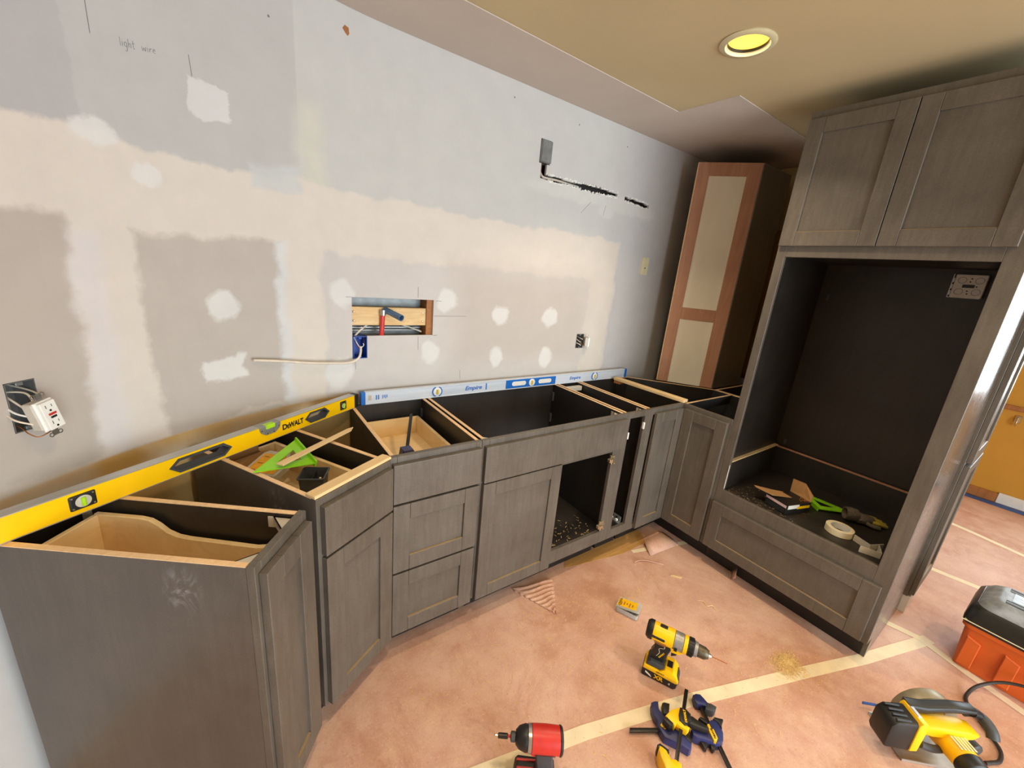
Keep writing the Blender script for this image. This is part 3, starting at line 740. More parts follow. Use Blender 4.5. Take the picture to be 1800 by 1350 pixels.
MB().lathe([(0, 0.0135), (0.105, 0.014), (0.11, 0.015), (0.118, 0.015), (0.118, 0.0115), (0.03, 0.0115)], (0.012, 0.004, 0.004), (0.33, -0.20, 1.0), 18, cap=False).build('pipe_stub', M['pipe'], px, 40)
MB().lathe([(-0.004, 0.0135), (0.02, 0.0135)], (0, 0.0, 0.014), (0, -1, 0), 16).build('elbow', M['steel'], px, 40)
MB().tube([(0.0, -0.012, 0.010), (-0.002, -0.06, 0.008), (-0.004, -0.115, 0.0), (-0.004, -0.17, -0.035)], 0.0108, 12).build('red_tube', M['redpex'], px, 60)
cb = thing('electrical_cable', 'grey cables crossing behind the blocking in the wall recess', 'cable', mtx=WM(1.42, 1.20, -0.045))
MB().tube([(-0.165, -0.03, 0.03), (-0.13, 0.005, 0.02), (-0.09, 0.03, 0.0), (-0.05, 0.05, -0.02)], 0.0045, 8).build('cable_run', M['cable'], cb, 60)
MB().tube([(0.03, 0.045, -0.02), (0.09, 0.025, -0.02), (0.15, 0.005, -0.01), (0.175, -0.005, -0.005)], 0.005, 8).build('cable_run', M['clearb'], cb, 60)
for k in (0.0, 0.014): MB().tube([(-0.16, k, -0.03), (0.0, k + 0.001, -0.03), (0.18, k, -0.03)], 0.004, 8).build('cable_run', M['steel'], cb, 60)
# blue outlet box with its loose cable
bb = thing('outlet_box', 'blue plastic outlet box below the wall recess, open with wires', 'outlet box', mtx=WM(1.2835, 1.136, 0))
mb = MB(); hw, hh = 0.0315, 0.050
for lo_, hi_ in (((-hw, -hh, -0.07), (-hw + .003, hh, 0.004)), ((hw - .003, -hh, -0.07), (hw, hh, 0.004)), ((-hw, -hh, -0.07), (hw, -hh + .003, 0.004)), ((-hw, hh - .003, -0.07), (hw, hh, 0.002)), ((-hw, -hh, -0.073), (hw, hh, -0.07))): mb.box(lo_, hi_, 0)
mb.box((-0.008, hh - 0.014, -0.012), (0.008, hh - 0.003, 0.002), 0.002).box((-0.008, -hh + 0.003, -0.012), (0.008, -hh + 0.012, 0.002), 0.002)
mb.build('box_body', M['bluebox'], bb)
MB().tube([(-0.02, 0.045, -0.02), (-0.012, 0.02, -0.005), (0.0, 0.0, 0.006), (0.012, 0.012, 0.012), (0.010, 0.020, 0.010)], 0.002, 6).build('wire', M['plast'], bb, 60)
MB().tube([(0.022, 0.045, -0.02), (0.018, 0.02, 0.0), (0.0, -0.002, 0.008), (-0.012, 0.01, 0.0), (-0.02, 0.03, -0.02)], 0.0015, 6).build('wire', M['copper'], bb, 60)
pts = [(1.285, 1.140, 0.004), (1.278, 1.115, 0.020), (1.262, 1.092, 0.030), (1.22, 1.078, 0.034), (1.14, 1.083, 0.034), (1.056, 1.092, 0.030), (0.94, 1.113, 0.026), (0.845, 1.128, 0.022)]
tag(MB().tube([W(*p) for p in pts], 0.0052, 10).build('loose_cable', M['cable'], None, 60), 'cut white electrical cable dangling from the blue box along the wall', 'cable')
# grey metal box with blank plate and the chase below it
gb = thing('junction_box', 'grey metal junction box with blank cover high on the wall', 'junction box', mtx=WM(2.222, 2.134, 0))
rbox((-0.033, -0.053, -0.045), (0.033, 0.053, 0.010), 0.003).build('box_body', M['galv'], gb)
rbox((-0.030, -0.050, 0.0101), (0.034, 0.050, 0.013), 0.001).build('cover_plate', M['galv'], gb)
for y in (-0.035, 0.035): MB().lathe([(0, 0.0035), (0.002, 0.0025)], (0.004, y, 0.013), (0, 0, 1), 8).build('screw', M['steel'], gb)
tag(MB().tube([W(2.215, 2.045, -0.025), W(2.222, 2.02, -0.008), W(2.25, 2.016, -0.004), W(2.32, 2.019, -0.006), W(2.40, 2.019, -0.014), W(2.5, 2.02, -0.026)], 0.006, 8).build('armoured_cable', M['clearb'], None, 60), 'pale cable lying in the broken-out slot of the wall', 'cable')
MB().box((2.19, 0.052, 1.98), (2.25, 0.09, 2.12), 0.002).build('wall_stud', M['stud'], wall)
MB().box((2.262, 0.035, 1.90), (3.16, 0.09, 2.12), 0.002).build('slot_shade_block', M['dark'], wall)  # dark block added behind the slot, its black standing in for shade
# jagged torn lips of the slot
rr = random.Random(3)
mb = MB()
for i in range(150):
    s = 2.24 + rr.random() * 0.86
    if 2.80 < s < 2.865: continue
    c = 2.018 + 0.008 * (s - 2.235) / 0.56 if s < 2.82 else 2.022 - 0.016 * (s - 2.865) / 0.245
    z = c + rr.choice((-1, 1)) * (0.012 + 0.007 * rr.random()); a = 0.003 + 0.004 * rr.random()
    mb.add([W(s - a, z - a * .6, 0.0006), W(s + a, z - a * .3, 0.003), W(s + a * .4, z + a, 0.002)], [(0, 1, 2)])
mb.build('torn_board_edge', M['plast'], wall)['kind'] = 'stuff'
# ivory blank plate
ip = thing('wall_plate', 'ivory switch plate on the wall beside the tall wall cabinet', 'switch plate', mtx=WM(3.163, 1.643, 0.0))
rbox((-0.035, -0.057, 0.0005), (0.035, 0.057, 0.007), 0.003, 2).build('plate', M['ivory'], ip)
rbox((-0.0155, -0.033, 0.0071), (0.0155, 0.033, 0.0095), 0.001).build('insert', M['ivory'], ip)
for y in (-0.048, 0.048): MB().lathe([(0, 0.003), (0.0015, 0.002)], (0, y, 0.007), (0, 0, 1), 8).build('screw', M['brass'], ip)
rbox((-0.006, -0.018, 0.0096), (0.006, -0.008, 0.011), 0).build('button', M['pencil'], ip)
# open steel boxes with pulled-out outlets
def steel_box(par, hw, hh):
    mb = MB()
    for lo_, hi_ in (((-hw, -hh, -0.06), (-hw + .0015, hh, 0.001)), ((hw - .0015, -hh, -0.06), (hw, hh, 0.001)), ((-hw, -hh, -0.06), (hw, -hh + .0015, 0.001)), ((-hw, hh - .0015, -0.06), (hw, hh, 0.001)), ((-hw, -hh, -0.062), (hw, hh, -0.06))): mb.box(lo_, hi_, 0)
    mb.box((-0.007, hh - 0.010, -0.006), (0.007, hh - 0.002, 0.0005), 0.001).box((-0.007, -hh + 0.002, -0.006), (0.007, -hh + 0.010, 0.0005), 0.001)
    return mb.build('steel_box', M['galv'], par)
def outlet(par, mt, gfci=True):
    body = rbox((-0.021, -0.034, -0.030), (0.021, 0.034, -0.006), 0.003).build('outlet_body', M['clearb'], par, None, mt)
    f = rbox((-0.0168, -0.0335, -0.008), (0.0168, 0.0335, 0.008), 0.0015, 2).build('outlet_face', M['plast'], par, None, mt)
    fl_ = rbox((-0.0205, -0.036, -0.006), (0.0205, 0.036, -0.001), 0.001).build('shoulder', M['plast'], par, None, mt)
    mb = MB()
    for y in (0.0195, -0.0195):
        o_ = 1 if y > 0 else -1
        mb.box((-0.0075, y - 0.001, 0.008), (-0.0062, y + 0.007, 0.0083), 0).box((0.0055, y, 0.008), (0.0068, y + 0.006, 0.0083), 0)
        mb.lathe([(0, 0.0026), (0.0003, 0.0026)], (0, y - 0.0075, 0.008), (0, 0, 1), 10)
    mb.build('slots', M['black'], f)
    if gfci:
        rbox((-0.0085, 0.001, 0.0081), (0.0085, 0.006, 0.0098), 0.0005).build('reset_button', M['red'], f)
        rbox((-0.0065, -0.0065, 0.0081), (0.0065, -0.0018, 0.0098), 0.0005).build('test_button', M['black'], f)
    mb = MB().box((-0.007, -0.053, -0.0065), (0.007, 0.053, -0.005), 0)
    for sx in (-1, 1):
        for sy in (-1, 1):
            mb.lathe([(0, 0.0035), (0, 0.0055), (0.0012, 0.0055), (0.0012, 0.0035), (0, 0.0035)], (sx * 0.010, sy * 0.049, -0.0062), (0, 0, 1), 12, cap=False)
    mb.build('mounting_strap', M['steel'], par, None, mt)
gf = thing('gfci_outlet', 'white outlet with red and black buttons pulled out of its wall box', 'outlet', mtx=WM(0.2585, 1.12, 0))
steel_box(gf, 0.0275, 0.059)
gm = Matrix.Translation((-0.002, -0.014, 0.062)) @ Matrix.Rotation(math.radians(8), 4, 'Y') @ Matrix.Rotation(math.radians(8), 4, 'Z') @ Matrix.Rotation(math.radians(-5), 4, 'X')
outlet(gf, gm)
for k, (a, b, c_, m) in enumerate((((-0.015, 0.035, -0.04), (-0.018, 0.01, 0.01), (-0.018, -0.005, 0.036), 'cable'), ((-0.012, 0.03, -0.05), (0.005, 0.03, 0.0), (-0.008, 0.012, 0.038), 'cable'),
                                   ((0.008, 0.045, -0.05), (0.018, 0.03, 0.005), (0.012, 0.012, 0.038), 'clearb'), ((-0.02, 0.0, -0.04), (-0.036, -0.02, 0.015), (-0.022, -0.034, 0.044), 'cable'),
                                   ((-0.016, 0.02, -0.05), (-0.030, -0.005, 0.010), (-0.022, -0.016, 0.044), 'plast'), ((-0.018, -0.04, -0.05), (-0.02, -0.045, 0.0), (-0.026, -0.056, 0.03), 'copper'), ((-0.026, -0.056, 0.03), (-0.018, -0.066, 0.044), (0.004, -0.058, 0.050), 'copper'))):
    MB().tube([a, b, c_], 0.0022 if m != 'copper' else 0.0012, 7).build('wire', M[m], gf, 60)
o2 = thing('wall_outlet', 'small metal wall box with wires and a turned white outlet above the level', 'outlet', mtx=WM(2.6525, 1.136, 0))
steel_box(o2, 0.0315, 0.045)
outlet(o2, Matrix.Translation((0.046, -0.002, 0.030)) @ Matrix.Rotation(math.radians(58), 4, 'Y') @ Matrix.Diagonal((0.8, 0.85, 0.8, 1)), False)
for a, b, c_, m in (((-0.02, 0.02, -0.04), (-0.01, 0.0, 0.005), (0.012, -0.008, 0.0), 'cable'), ((-0.02, -0.01, -0.03), (-0.005, -0.02, 0.004), (0.014, -0.03, 0.0), 'plast'), ((0.0, 0.03, -0.05), (0.008, 0.016, 0.003), (0.02, 0.012, 0.006), 'cable'), ((-0.01, -0.035, -0.04), (0.0, -0.02, -0.005), (0.02, -0.02, 0.004), 'copper')):
    MB().tube([a, b, c_], 0.0025, 7).build('wire', M[m], o2, 60)
# small white plate on the right wall seen through the gap
tag(rbox((4.072, -0.452, 0.832), (4.0798, -0.372, 0.892), 0.002).build('white_plate', M['plast']), 'white plate on the yellow wall seen through the narrow gap', 'outlet plate')
# pencil marks and holes on the wall
for (s0, z0, s1, z1) in ((1.553, 1.416, 1.554, 1.366), (1.638, 1.281, 1.815, 1.282), (1.559, 1.182, 1.561, 1.115), (1.645, 1.355, 1.675, 1.354), (1.636, 1.185, 1.660, 1.186), (1.80, 0.95, 1.797, 0.998),
                         (0.749, 2.037, 0.752, 1.985), (0.527, 2.06, 0.527, 1.982), (2.52, 1.885, 2.59, 1.955), (2.703, 1.895, 2.714, 1.957), (1.225, 1.358, 1.249, 1.3582), (1.262, 1.080, 1.262, 1.035)):
    n = 4; P_ = [(s0 + (s1 - s0) * i / n, z0 + (z1 - z0) * i / n) for i in range(n + 1)]
    dx, dz = s1 - s0, z1 - z0; L = math.hypot(dx, dz); ax, az = -dz / L * 0.0009, dx / L * 0.0009
    mb = MB()
    for (a, b), (c, d) in zip(P_, P_[1:]): mb.add([W(a - ax, b - az, .0006), W(c - ax, d - az, .0006), W(c + ax, d + az, .0006), W(a + ax, b + az, .0006)], [(0, 1, 2, 3)])
    mb.build('pencil_line', M['pencil'], wall)
def scrawl(strokes, s0, z0, k):
    mb = MB()
    for st_ in strokes:
        mb.tube([W(s0 + x * k, z0 + y * k, 0.0006) for x, y in st_], 0.0006, 4, smooth=3)
    return mb.build('pencil_writing', M['pencil'], wall)
Lt = [[(0, 1), (0.02, 0)], [(0.25, .55), (0.27, 0)], [(0.25, .75), (0.26, .78)], [(0.75, .5), (0.5, .5), (0.5, .1), (0.75, .1), (0.76, .5), (0.74, -.4), (0.5, -.45)], [(0.95, 1), (0.97, 0), (1.0, .4), (1.2, .45), (1.22, 0)], [(1.5, .9), (1.52, 0), (1.65, .02)], [(1.38, .55), (1.68, .58)],
      [(2.5, .5), (2.6, 0), (2.75, .4), (2.9, 0), (3.0, .5)], [(3.2, .5), (3.22, 0)], [(3.2, .72), (3.21, .75)], [(3.45, .5), (3.47, 0), (3.5, .35), (3.7, .5)], [(3.85, .28), (4.1, .3), (4.05, .5), (3.88, .4), (3.86, .1), (4.1, 0)]]
scrawl([[(x, y + x * 0.22) for x, y in q_] for q_ in Lt], 0.588, 1.985, 0.019)
tag(None or MB().prism([(-0.012, 0.004), (-0.004, 0.016), (0.010, 0.012), (0.012, -0.006), (0.006, -0.014), (-0.004, -0.006)], 0.0004, 0.0012, 'z').build('torn_paint_patch', M['stud'], None, None, WM(1.245, 2.312, 0)), 'small brown torn spot in the board near the ceiling', 'torn spot')
for s, z in ((2.824, 2.294), (2.006, 2.318), (0.987, 2.243), (2.43, 2.31)):
    MB().lathe([(0, 0.004), (0.001, 0.003)], (0, 0, 0.0002), (0, 0, 1), 8).build('nail_hole', M['pencil'], wall, None, WM(s, z))
# coat hook on the far wall
hk = thing('wall_hook', 'small brass hook below the chair rail of the far yellow wall', 'hook', (6.098, -1.70, 0.735))
rbox((-0.008, -0.018, -0.03), (0, 0.018, 0.03), 0.002).build('hook_plate', M['brass'], hk)
MB().tube([(-0.006, 0, 0.015), (-0.035, 0, 0.01), (-0.05, 0, -0.025), (-0.035, 0, -0.05), (-0.02, 0, -0.04)], 0.006, 8).build('hook_arm', M['brass'], hk, 60)

# ================================================================== levels
dl = math.radians(34.6)
d1 = thing('spirit_level', 'long yellow spirit level with black grips lying across the curved cabinets', 'level', (1.2585 - 1.22 * math.cos(dl), -0.0655 - 1.22 * math.sin(dl), ZT + 0.001), dl)
LH, LT = 0.061, 0.030
def hexy(x0, x1, z0, z1, c): return [(x0 + c, z0), (x1 - c, z0), (x1, (z0 + z1) / 2 + 0), (x1 - c, z1), (x0 + c, z1), (x0, (z0 + z1) / 2)]
# body with two grip openings: made of blocks around them
G = [(0.475, 0.640), (0.935, 1.045)]
gz0, gz1 = 0.014, 0.047
mb = MB(); x = 0.0
xs = [0.012] + [v for g in G for v in g] + [1.196]
for a, b in ((xs[0], xs[1]), (xs[2], xs[3]), (xs[4], xs[5])): mb.box((a, 0.0, 0.002), (b, LT, LH - 0.002), 0)
for a, b in G: mb.box((a, 0, 0.002), (b, LT, gz0), 0).box((a, 0, gz1), (b, LT, LH - 0.002), 0)
for a, b in G:
    for (p, q_) in ((a, a + 0.022), (b, b - 0.022)):
        mb.prism([(p, gz0), (q_, gz0), (p, (gz0 + gz1) / 2)], 0, LT, 'y').prism([(p, gz1), (q_, gz1), (p, (gz0 + gz1) / 2)], 0, LT, 'y')
body = mb.build('level_body', M['yellowm'], d1)
for z0, z1 in ((0.0, 0.002), (LH - 0.002, LH)): rbox((0.012, -0.0012, z0), (1.196, LT + 0.0012, z1), 0).build('milled_edge', M['alum'], body)
for a, b in G:
    mb = MB(); c = 0.022; zc = (gz0 + gz1) / 2
    out = [(a - 0.006, zc), (a + c - 0.003, gz1 + 0.005), (b - c + 0.003, gz1 + 0.005), (b + 0.006, zc), (b - c + 0.003, gz0 - 0.005), (a + c - 0.003, gz0 - 0.005)]
    inn = [(a + 0.003, zc), (a + c, gz1 - 0.002), (b - c, gz1 - 0.002), (b - 0.003, zc), (b - c, gz0 + 0.002), (a + c, gz0 + 0.002)]
    y0, y1 = -0.0025, LT + 0.0025
    vs = [(p[0], y0, p[1]) for p in out] + [(p[0], y0, p[1]) for p in inn] + [(p[0], y1, p[1]) for p in out] + [(p[0], y1, p[1]) for p in inn]
    fs = []
    for i in range(6):
        j = (i + 1) % 6
        fs += [(i, j, 6 + j, 6 + i), (12 + i, 12 + j, 18 + j, 18 + i), (6 + i, 6 + j, 18 + j, 18 + i), (i, j, 12 + j, 12 + i)]
    mb.add(vs, fs); mb.build('grip', M['grey'], body)
for xv, ww in ((0.288, 0.050), (1.128, 0.036)):
    v_ = rbox((xv - ww / 2, -0.003, 0.012), (xv + ww / 2, LT + 0.003, LH - 0.010), 0.004, 2).build('vial_block', M['black'], body)
    MB().lathe([(0, 0.0148 if ww > 0.04 else 0.011), (0.0006, 0.0148 if ww > 0.04 else 0.011)], (xv, -0.0031, 0.0315), (0, -1, 0), 24).build('vial_window', M['clearb'], v_)
    MB().cyl((xv, -0.0045, 0.021), (xv, -0.0045, 0.042), 0.0045, n=12).build('vial', M['vial'], v_, 40)
    for sx in (-1, 1):
        for sz in (-1, 1): MB().lathe([(0, 0.0022), (0.001, 0.0015)], (xv + sx * (ww / 2 - 0.006), -0.003, 0.0315 + sz * 0.0135), (0, -1, 0), 8).build('screw', M['steel'], v_)
cvb = MB().prism([(0.742, LH + 0.0005), (0.742, 0.050), (0.747, 0.038), (0.764, 0.026), (0.800, 0.026), (0.817, 0.038), (0.822, 0.050), (0.822, LH + 0.0005)], -0.004, LT + 0.002, 'y', 0.001).build('centre_vial_block', M['castgrey'], body)
rbox((0.764, -0.0046, 0.047), (0.800, 0.016, LH + 0.0012), 0.001).build('vial', M['vial'], cvb)
for x_, z_ in ((0.749, 0.046), (0.815, 0.046), (0.770, 0.031), (0.794, 0.031)): MB().lathe([(0, 0.0022), (0.001, 0.0015)], (x_, -0.004, z_), (0, -1, 0), 8).build('screw', M['black'], cvb)
for x0, x1 in ((0, 0.0118), (1.1962, 1.22)): rbox((x0, -0.002, 0), (x1, LT + 0.002, LH), 0.003, 2).build('end_cap', M['black'], d1)
def face(x, z, off=-0.0002): return frame((1, 0, 0), (0, 0, 1), (x, off, z))
text('lettering', 'D', 0.028, face(0.8405, 0.030), M['black'], body, bold=0.0011); text('lettering', 'E', 0.020, face(0.8555, 0.0272), M['black'], body, bold=0.0009)
text('lettering', 'WALT', 0.028, face(0.890, 0.030), M['black'], body, bold=0.0011, sx=0.80)

d2 = thing('spirit_level', 'long silver and blue spirit level standing against the straight back wall', 'level', (1.272, -0.056, ZT + 0.001), 0)
EH, ET, EL = 0.060, 0.025, 1.829
eb = MB().box((0.02, 0.002, 0.003), (EL - 0.02, ET - 0.002, EH - 0.003), 0).box((0.02, -0.0005, 0), (EL - 0.02, ET, 0.005), 0.001).box((0.02, -0.0005, EH - 0.005), (EL - 0.02, ET, EH), 0.001).build('level_body', M['alumb'], d2)
for x0, x1 in ((0, 0.021), (EL - 0.021, EL)): rbox((x0, -0.002, -0.0005), (x1, ET + 0.001, EH + 0.0005), 0.003, 2).build('end_cap', M['blue'], d2)
rbox((0.034, 0.0, 0.020), (0.048, 0.0019, 0.044), 0.0005).build('hang_hole', M['clearb'], eb)
bp_ = MB().box((0.795, 0.0, 0.0055), (1.165, 0.0019, EH - 0.0055), 0.0005).build('handle_plate', M['blue'], eb)
for x in (0.886, 1.080):
    n = 10; hx, hz = 0.050, 0.013
    P_ = [(x + hx * 0.74 + hz * math.sin(a), 0.031 + hz * math.cos(a)) for a in [PI * i / n for i in range(n + 1)]] + [(x - hx * 0.74 - hz * math.sin(a), 0.031 - hz * math.cos(a)) for a in [PI * i / n for i in range(n + 1)]]
    MB().prism(P_, -0.0012, 0.0006, 'y', 0.0004).build('hand_slot', M['plast'], bp_)
def evial(x, par, plum):
    v_ = MB().lathe([(0, 0.022), (0.002, 0.022), (0.0025, 0.0205)], (x, 0.0005, 0.030), (0, -1, 0), 28).build('vial_ring', M['plast'], par, 40)
    if plum:
        n = 14
        for s0 in (0, PI):
            P_ = [(x + 0.0275 * math.cos(a), 0.030 + 0.0275 * math.sin(a)) for a in [s0 + 0.75 * PI * (i / n - 0.5) for i in range(n + 1)]]
            P_ += [(x + 0.0222 * math.cos(a), 0.030 + 0.0222 * math.sin(a)) for a in [s0 + 0.75 * PI * (0.5 - i / n) for i in range(n + 1)]]
            MB().prism(P_, -0.0018, 0.0018, 'y').build('ring_mark', M['blue'], v_)
    MB().cyl((x, -0.004, 0.018), (x, -0.004, 0.042), 0.0055, n=12).build('vial', M['vialy'], v_, 40)
evial(0.375, eb, True); evial(0.980, eb, False); evial(1.508, eb, True)
def eface(x, z): return frame((1, 0, 0), (0, 0, 1), (x, 0.0014, z))
text('lettering', 'Empire', 0.031, eface(0.585, 0.031), M['blue'], eb, shear=0.25, bold=0.0005, sx=1.15, ext=0.0008)
text('lettering', 'Empire', 0.029, eface(1.330, 0.031), M['blue'], eb, shear=0.25, bold=0.0003, sx=1.15, ext=0.0008)
for k in range(4): MB().box((0.098 + 0.007 * k, 0.0008, 0.022 + 0.004 * (k % 2)), (0.101 + 0.007 * k, 0.0019, 0.040), 0).build('printed_mark', M['blue'], eb)
for k in range(2): MB().box((0.068 + 0.010 * k, 0.0008, 0.020), (0.073 + 0.010 * k, 0.0019, 0.042), 0).build('printed_mark', M['blue'], eb)
MB().box((0.662, 0.0008, 0.014), (0.668, 0.0019, 0.050), 0).build('printed_mark', M['blue'], eb)

# ================================================================== timber strips
ws = thing('wood_strip', 'pale pine strip lying on the front edge of the turned cabinet', 'wood strip', (L2[0], L2[1], ZT + 0.0008), T2)
MB().prism([(-0.002, 0.001), (0.300, 0.001), (0.303, 0.020), (0.300, 0.040), (0.0, 0.040)], 0, 0.010, 'z', 0.002).build('strip', M['pine'], ws)
ws2 = thing('wood_strip', 'pale pine batten laid across the corner cabinet from wall to front frame', 'wood strip', (2.962, -0.085, ZT + 0.0008), math.radians(-88.0))
MB().box((0, -0.022, 0), (0.522, 0.024, 0.018), 0.0015).build('strip', M['pine'], ws2)
MB().box((0.002, -0.020, -0.020), (0.05, 0.02, -0.0005), 0.002).build('cleat', M['stud'], ws2)
sh = thing('wood_shim', 'thin pointed wooden shim lying across the tools in the turned cabinet', 'wood strip', (0.903, -0.541, ZT + 0.010), math.atan2(0.208, 0.268))
MB().prism([(0, -0.014), (0.315, -0.011), (0.345, 0.004), (0.318, 0.012), (0, 0.013)], 0.0, 0.005, 'z', 0.001).build('shim', M['pine'], sh)

# ================================================================== tools in the drawers
def in2(x, y, z): c, s = math.cos(T2), math.sin(T2); return (L2[0] + x * c - y * s, L2[1] + x * s + y * c, z)
cf = thing('cardboard_box', 'open brown cardboard box at the back of the turned cabinet drawer', 'box', in2(0.120, 0.488, 0.7345), T2)
mb = MB().box((-0.05, -0.014, 0), (0.05, 0.014, 0.004), 0)
for lo_, hi_ in (((-0.05, -0.014, 0), (-0.048, 0.014, 0.085)), ((0.048, -0.014, 0), (0.05, 0.014, 0.085)), ((-0.05, 0.012, 0), (0.05, 0.014, 0.10)), ((-0.05, -0.014, 0), (0.05, -0.012, 0.09))): mb.box(lo_, hi_, 0)
mb.build('carton', M['card'], cf)
MB().prism([(-0.05, 0.10), (0.05, 0.10), (0.046, 0.140), (-0.044, 0.142)], 0.012, 0.014, 'y').build('flap', M['card'], cf)
bc = thing('bit_case', 'clear plastic bit case with orange label in the turned cabinet drawer', 'case', in2(0.138, 0.392, 0.788), -0.639)
bc.rotation_euler = (math.radians(6), math.radians(4), -0.639)
MB().prism([(-0.052, -0.068), (0.052, -0.068), (0.056, -0.05), (0.056, 0.03), (0.035, 0.055), (0.03, 0.072), (-0.045, 0.072), (-0.056, 0.05), (-0.056, -0.05)], 0, 0.028, 'z', 0.003, None, 2).build('case_shell', M['clearb'], bc)
lb = MB().prism([(-0.046, -0.058), (0.046, -0.058), (0.046, 0.028), (0.026, 0.050), (-0.046, 0.050)], 0.0282, 0.0288, 'z').build('paper_label', M['label_o'], bc)
for i in range(7): MB().box((-0.038 + (i % 3) * 0.026, -0.05 + i * 0.013, 0.0289), (-0.020 + (i % 3) * 0.026, -0.046 + i * 0.013, 0.0292), 0).build('printed_line', M['stud'], lb)
def speed_square(name, label, mt, sz=0.178):
    t_ = thing(name, label, 'square', mtx=mt)
    a, b = 0.0, sz; T_ = 0.004
    hole = [(0.030, 0.034), (0.105, 0.034), (0.030, 0.108)]; out_ = [(0, 0), (sz, 0), (0, sz)]
    vs = []; fs = []
    for z in (0, T_): vs += [(p[0], p[1], z) for p in out_] + [(p[0], p[1], z) for p in hole]
    for i in range(3):
        j = (i + 1) % 3
        fs += [(i, j, 3 + j, 3 + i), (6 + i, 6 + j, 9 + j, 9 + i), (i, j, 6 + j, 6 + i), (3 + i, 3 + j, 9 + j, 9 + i)]
    MB().add(vs, fs).build('plate', M['green'], t_)
    MB().box((-0.006, -0.002, -0.010), (0.0, sz + 0.002, 0.014), 0.001).build('fence', M['green'], t_)
    for i in range(14): MB().box((0.010 + i * 0.0115, 0.002, T_), (0.0108 + i * 0.0115, 0.007 + 0.004 * (i % 2), T_ + 0.0004), 0).build('scale_mark', M['black'], t_)
    for i in range(9): MB().box((0.013, 0.02 + i * 0.014, T_), (0.021, 0.0208 + i * 0.014, T_ + 0.0004), 0).build('scale_mark', M['black'], t_)
    for i in range(10):
        u = 0.08 + i * 0.085; p = Vector((sz * u, sz * (1 - u))); q_ = p * (1 - 0.05)
        MB().prism([(p.x - .003, p.y - .0022), (p.x - .0022, p.y - .003), (q_.x - .004, q_.y - .0048), (q_.x - .0048, q_.y - .004)], T_, T_ + 0.0004, 'z').build('scale_mark', M['black'], t_)
    return t_
# fence corner points of the green square: back end, front end and far tip
P0 = Vector((0.971, -0.354, 0.876)); P1 = Vector((1.006, -0.515, 0.860)); P2 = Vector((0.862, -0.548, 0.882))
speed_square('speed_square', 'bright green speed square leaning out of the turned cabinet drawer', frame((P2 - P1), (P0 - P1), P1))
cu = thing('parts_bin', 'dark plastic parts bin with dividers at the front of the turned cabinet', 'bin', in2(0.138, 0.178, 0.7345), T2 + 0.62)
def rr_rect(w, d, r, z, n=4):
    P_ = []
    for (cx_, cy_, a0) in ((w - r, d - r, 0), (-w + r, d - r, 90), (-w + r, -d + r, 180), (w - r, -d + r, 270)):
        for i in range(n + 1): a = math.radians(a0 + 90 * i / n); P_.append((cx_ + r * math.cos(a), cy_ + r * math.sin(a), z))
    return P_
MB().loft([rr_rect(0.030, 0.030, 0.006, 0), rr_rect(0.037, 0.037, 0.006, 0.103), rr_rect(0.041, 0.041, 0.007, 0.104), rr_rect(0.041, 0.041, 0.007, 0.108), rr_rect(0.0365, 0.0365, 0.006, 0.108), rr_rect(0.031, 0.031, 0.005, 0.045)]).build('bin_body', M['grey'], cu, 40)
MB().box((-0.034, -0.001, 0.05), (0.034, 0.001, 0.098), 0).box((-0.001, -0.034, 0.05), (0.001, 0.0, 0.090), 0).build('divider', M['black'], cu)
MB().lathe([(0, 0.004), (0.05, 0.004), (0.052, 0.003)], (-0.015, -0.017, 0.046), (0.1, -0.1, 1), 10).build('dowel', M['pine'], cu)
# bar clamp in the three-drawer cabinet
hm = thing('bar_clamp', 'dark bar clamp leaning in the pale drawer of the three-drawer cabinet', 'clamp', (1.362, -0.40, 0.7185), 0)
bd = Vector((1.476 - 1.362, -0.15 + 0.40, 0.842 - 0.775)); bl_ = bd.length
MB().box((0, -0.007, -0.0035), (bl_, 0.007, 0.0035), 0.001).build('bar', M['steeldk'], hm, None, frame(bd, (bd.y, -bd.x, 0.0), (0, 0, 0.775 - 0.7185)))
MB().prism([(-0.030, 0.030), (-0.022, 0.082), (0.018, 0.082), (0.034, 0.055), (0.030, 0.022), (-0.02, 0.022)], -0.024, 0.018, 'y', 0.004).build('jaw_head', M['navy'], hm)
MB().prism([(-0.076, 0.010), (-0.03, -0.012), (0.03, -0.03), (0.06, -0.045), (0.055, 0.0), (0.02, 0.030), (-0.03, 0.045), (-0.076, 0.050)], 0.0, 0.030, 'z', 0.005).build('clamp_body', M['black'], hm)

# ================================================================== things on the oven shelf
SZ = 0.4795
nb = thing('nail_box', 'black cardboard box with pink and white labels and torn open flaps', 'box', (3.115, -1.195, SZ), math.radians(-17))
mb = MB().box((-0.085, -0.058, 0), (0.085, 0.058, 0.052), 0.001)
mb.build('carton', M['black'], nb)
rbox((-0.0865, -0.056, 0.036), (-0.0851, 0.056, 0.049), 0).build('pink_label', M['pinkl'], nb)
rbox((-0.075, -0.0596, 0.030), (0.0, -0.0581, 0.050), 0).build('white_label', M['plast'], nb)
rbox((-0.01, -0.0598, 0.026), (0.075, -0.0583, 0.040), 0).build('yellow_label', M['yellow'], nb)
for i in range(3): rbox((-0.0866, -0.05, 0.008 + 0.008 * i), (-0.0852, 0.05, 0.0095 + 0.008 * i), 0).build('grey_stripe', M['grey'], nb)
MB().prism([(-0.10, 0.02), (0.02, 0.0), (0.075, -0.01), (0.075, 0.05), (-0.02, 0.075), (-0.115, 0.12), (-0.125, 0.10)], 0.0525, 0.0545, 'z', 0, Matrix.Rotation(math.radians(7), 4, 'Y')).build('flap', M['card'], nb)
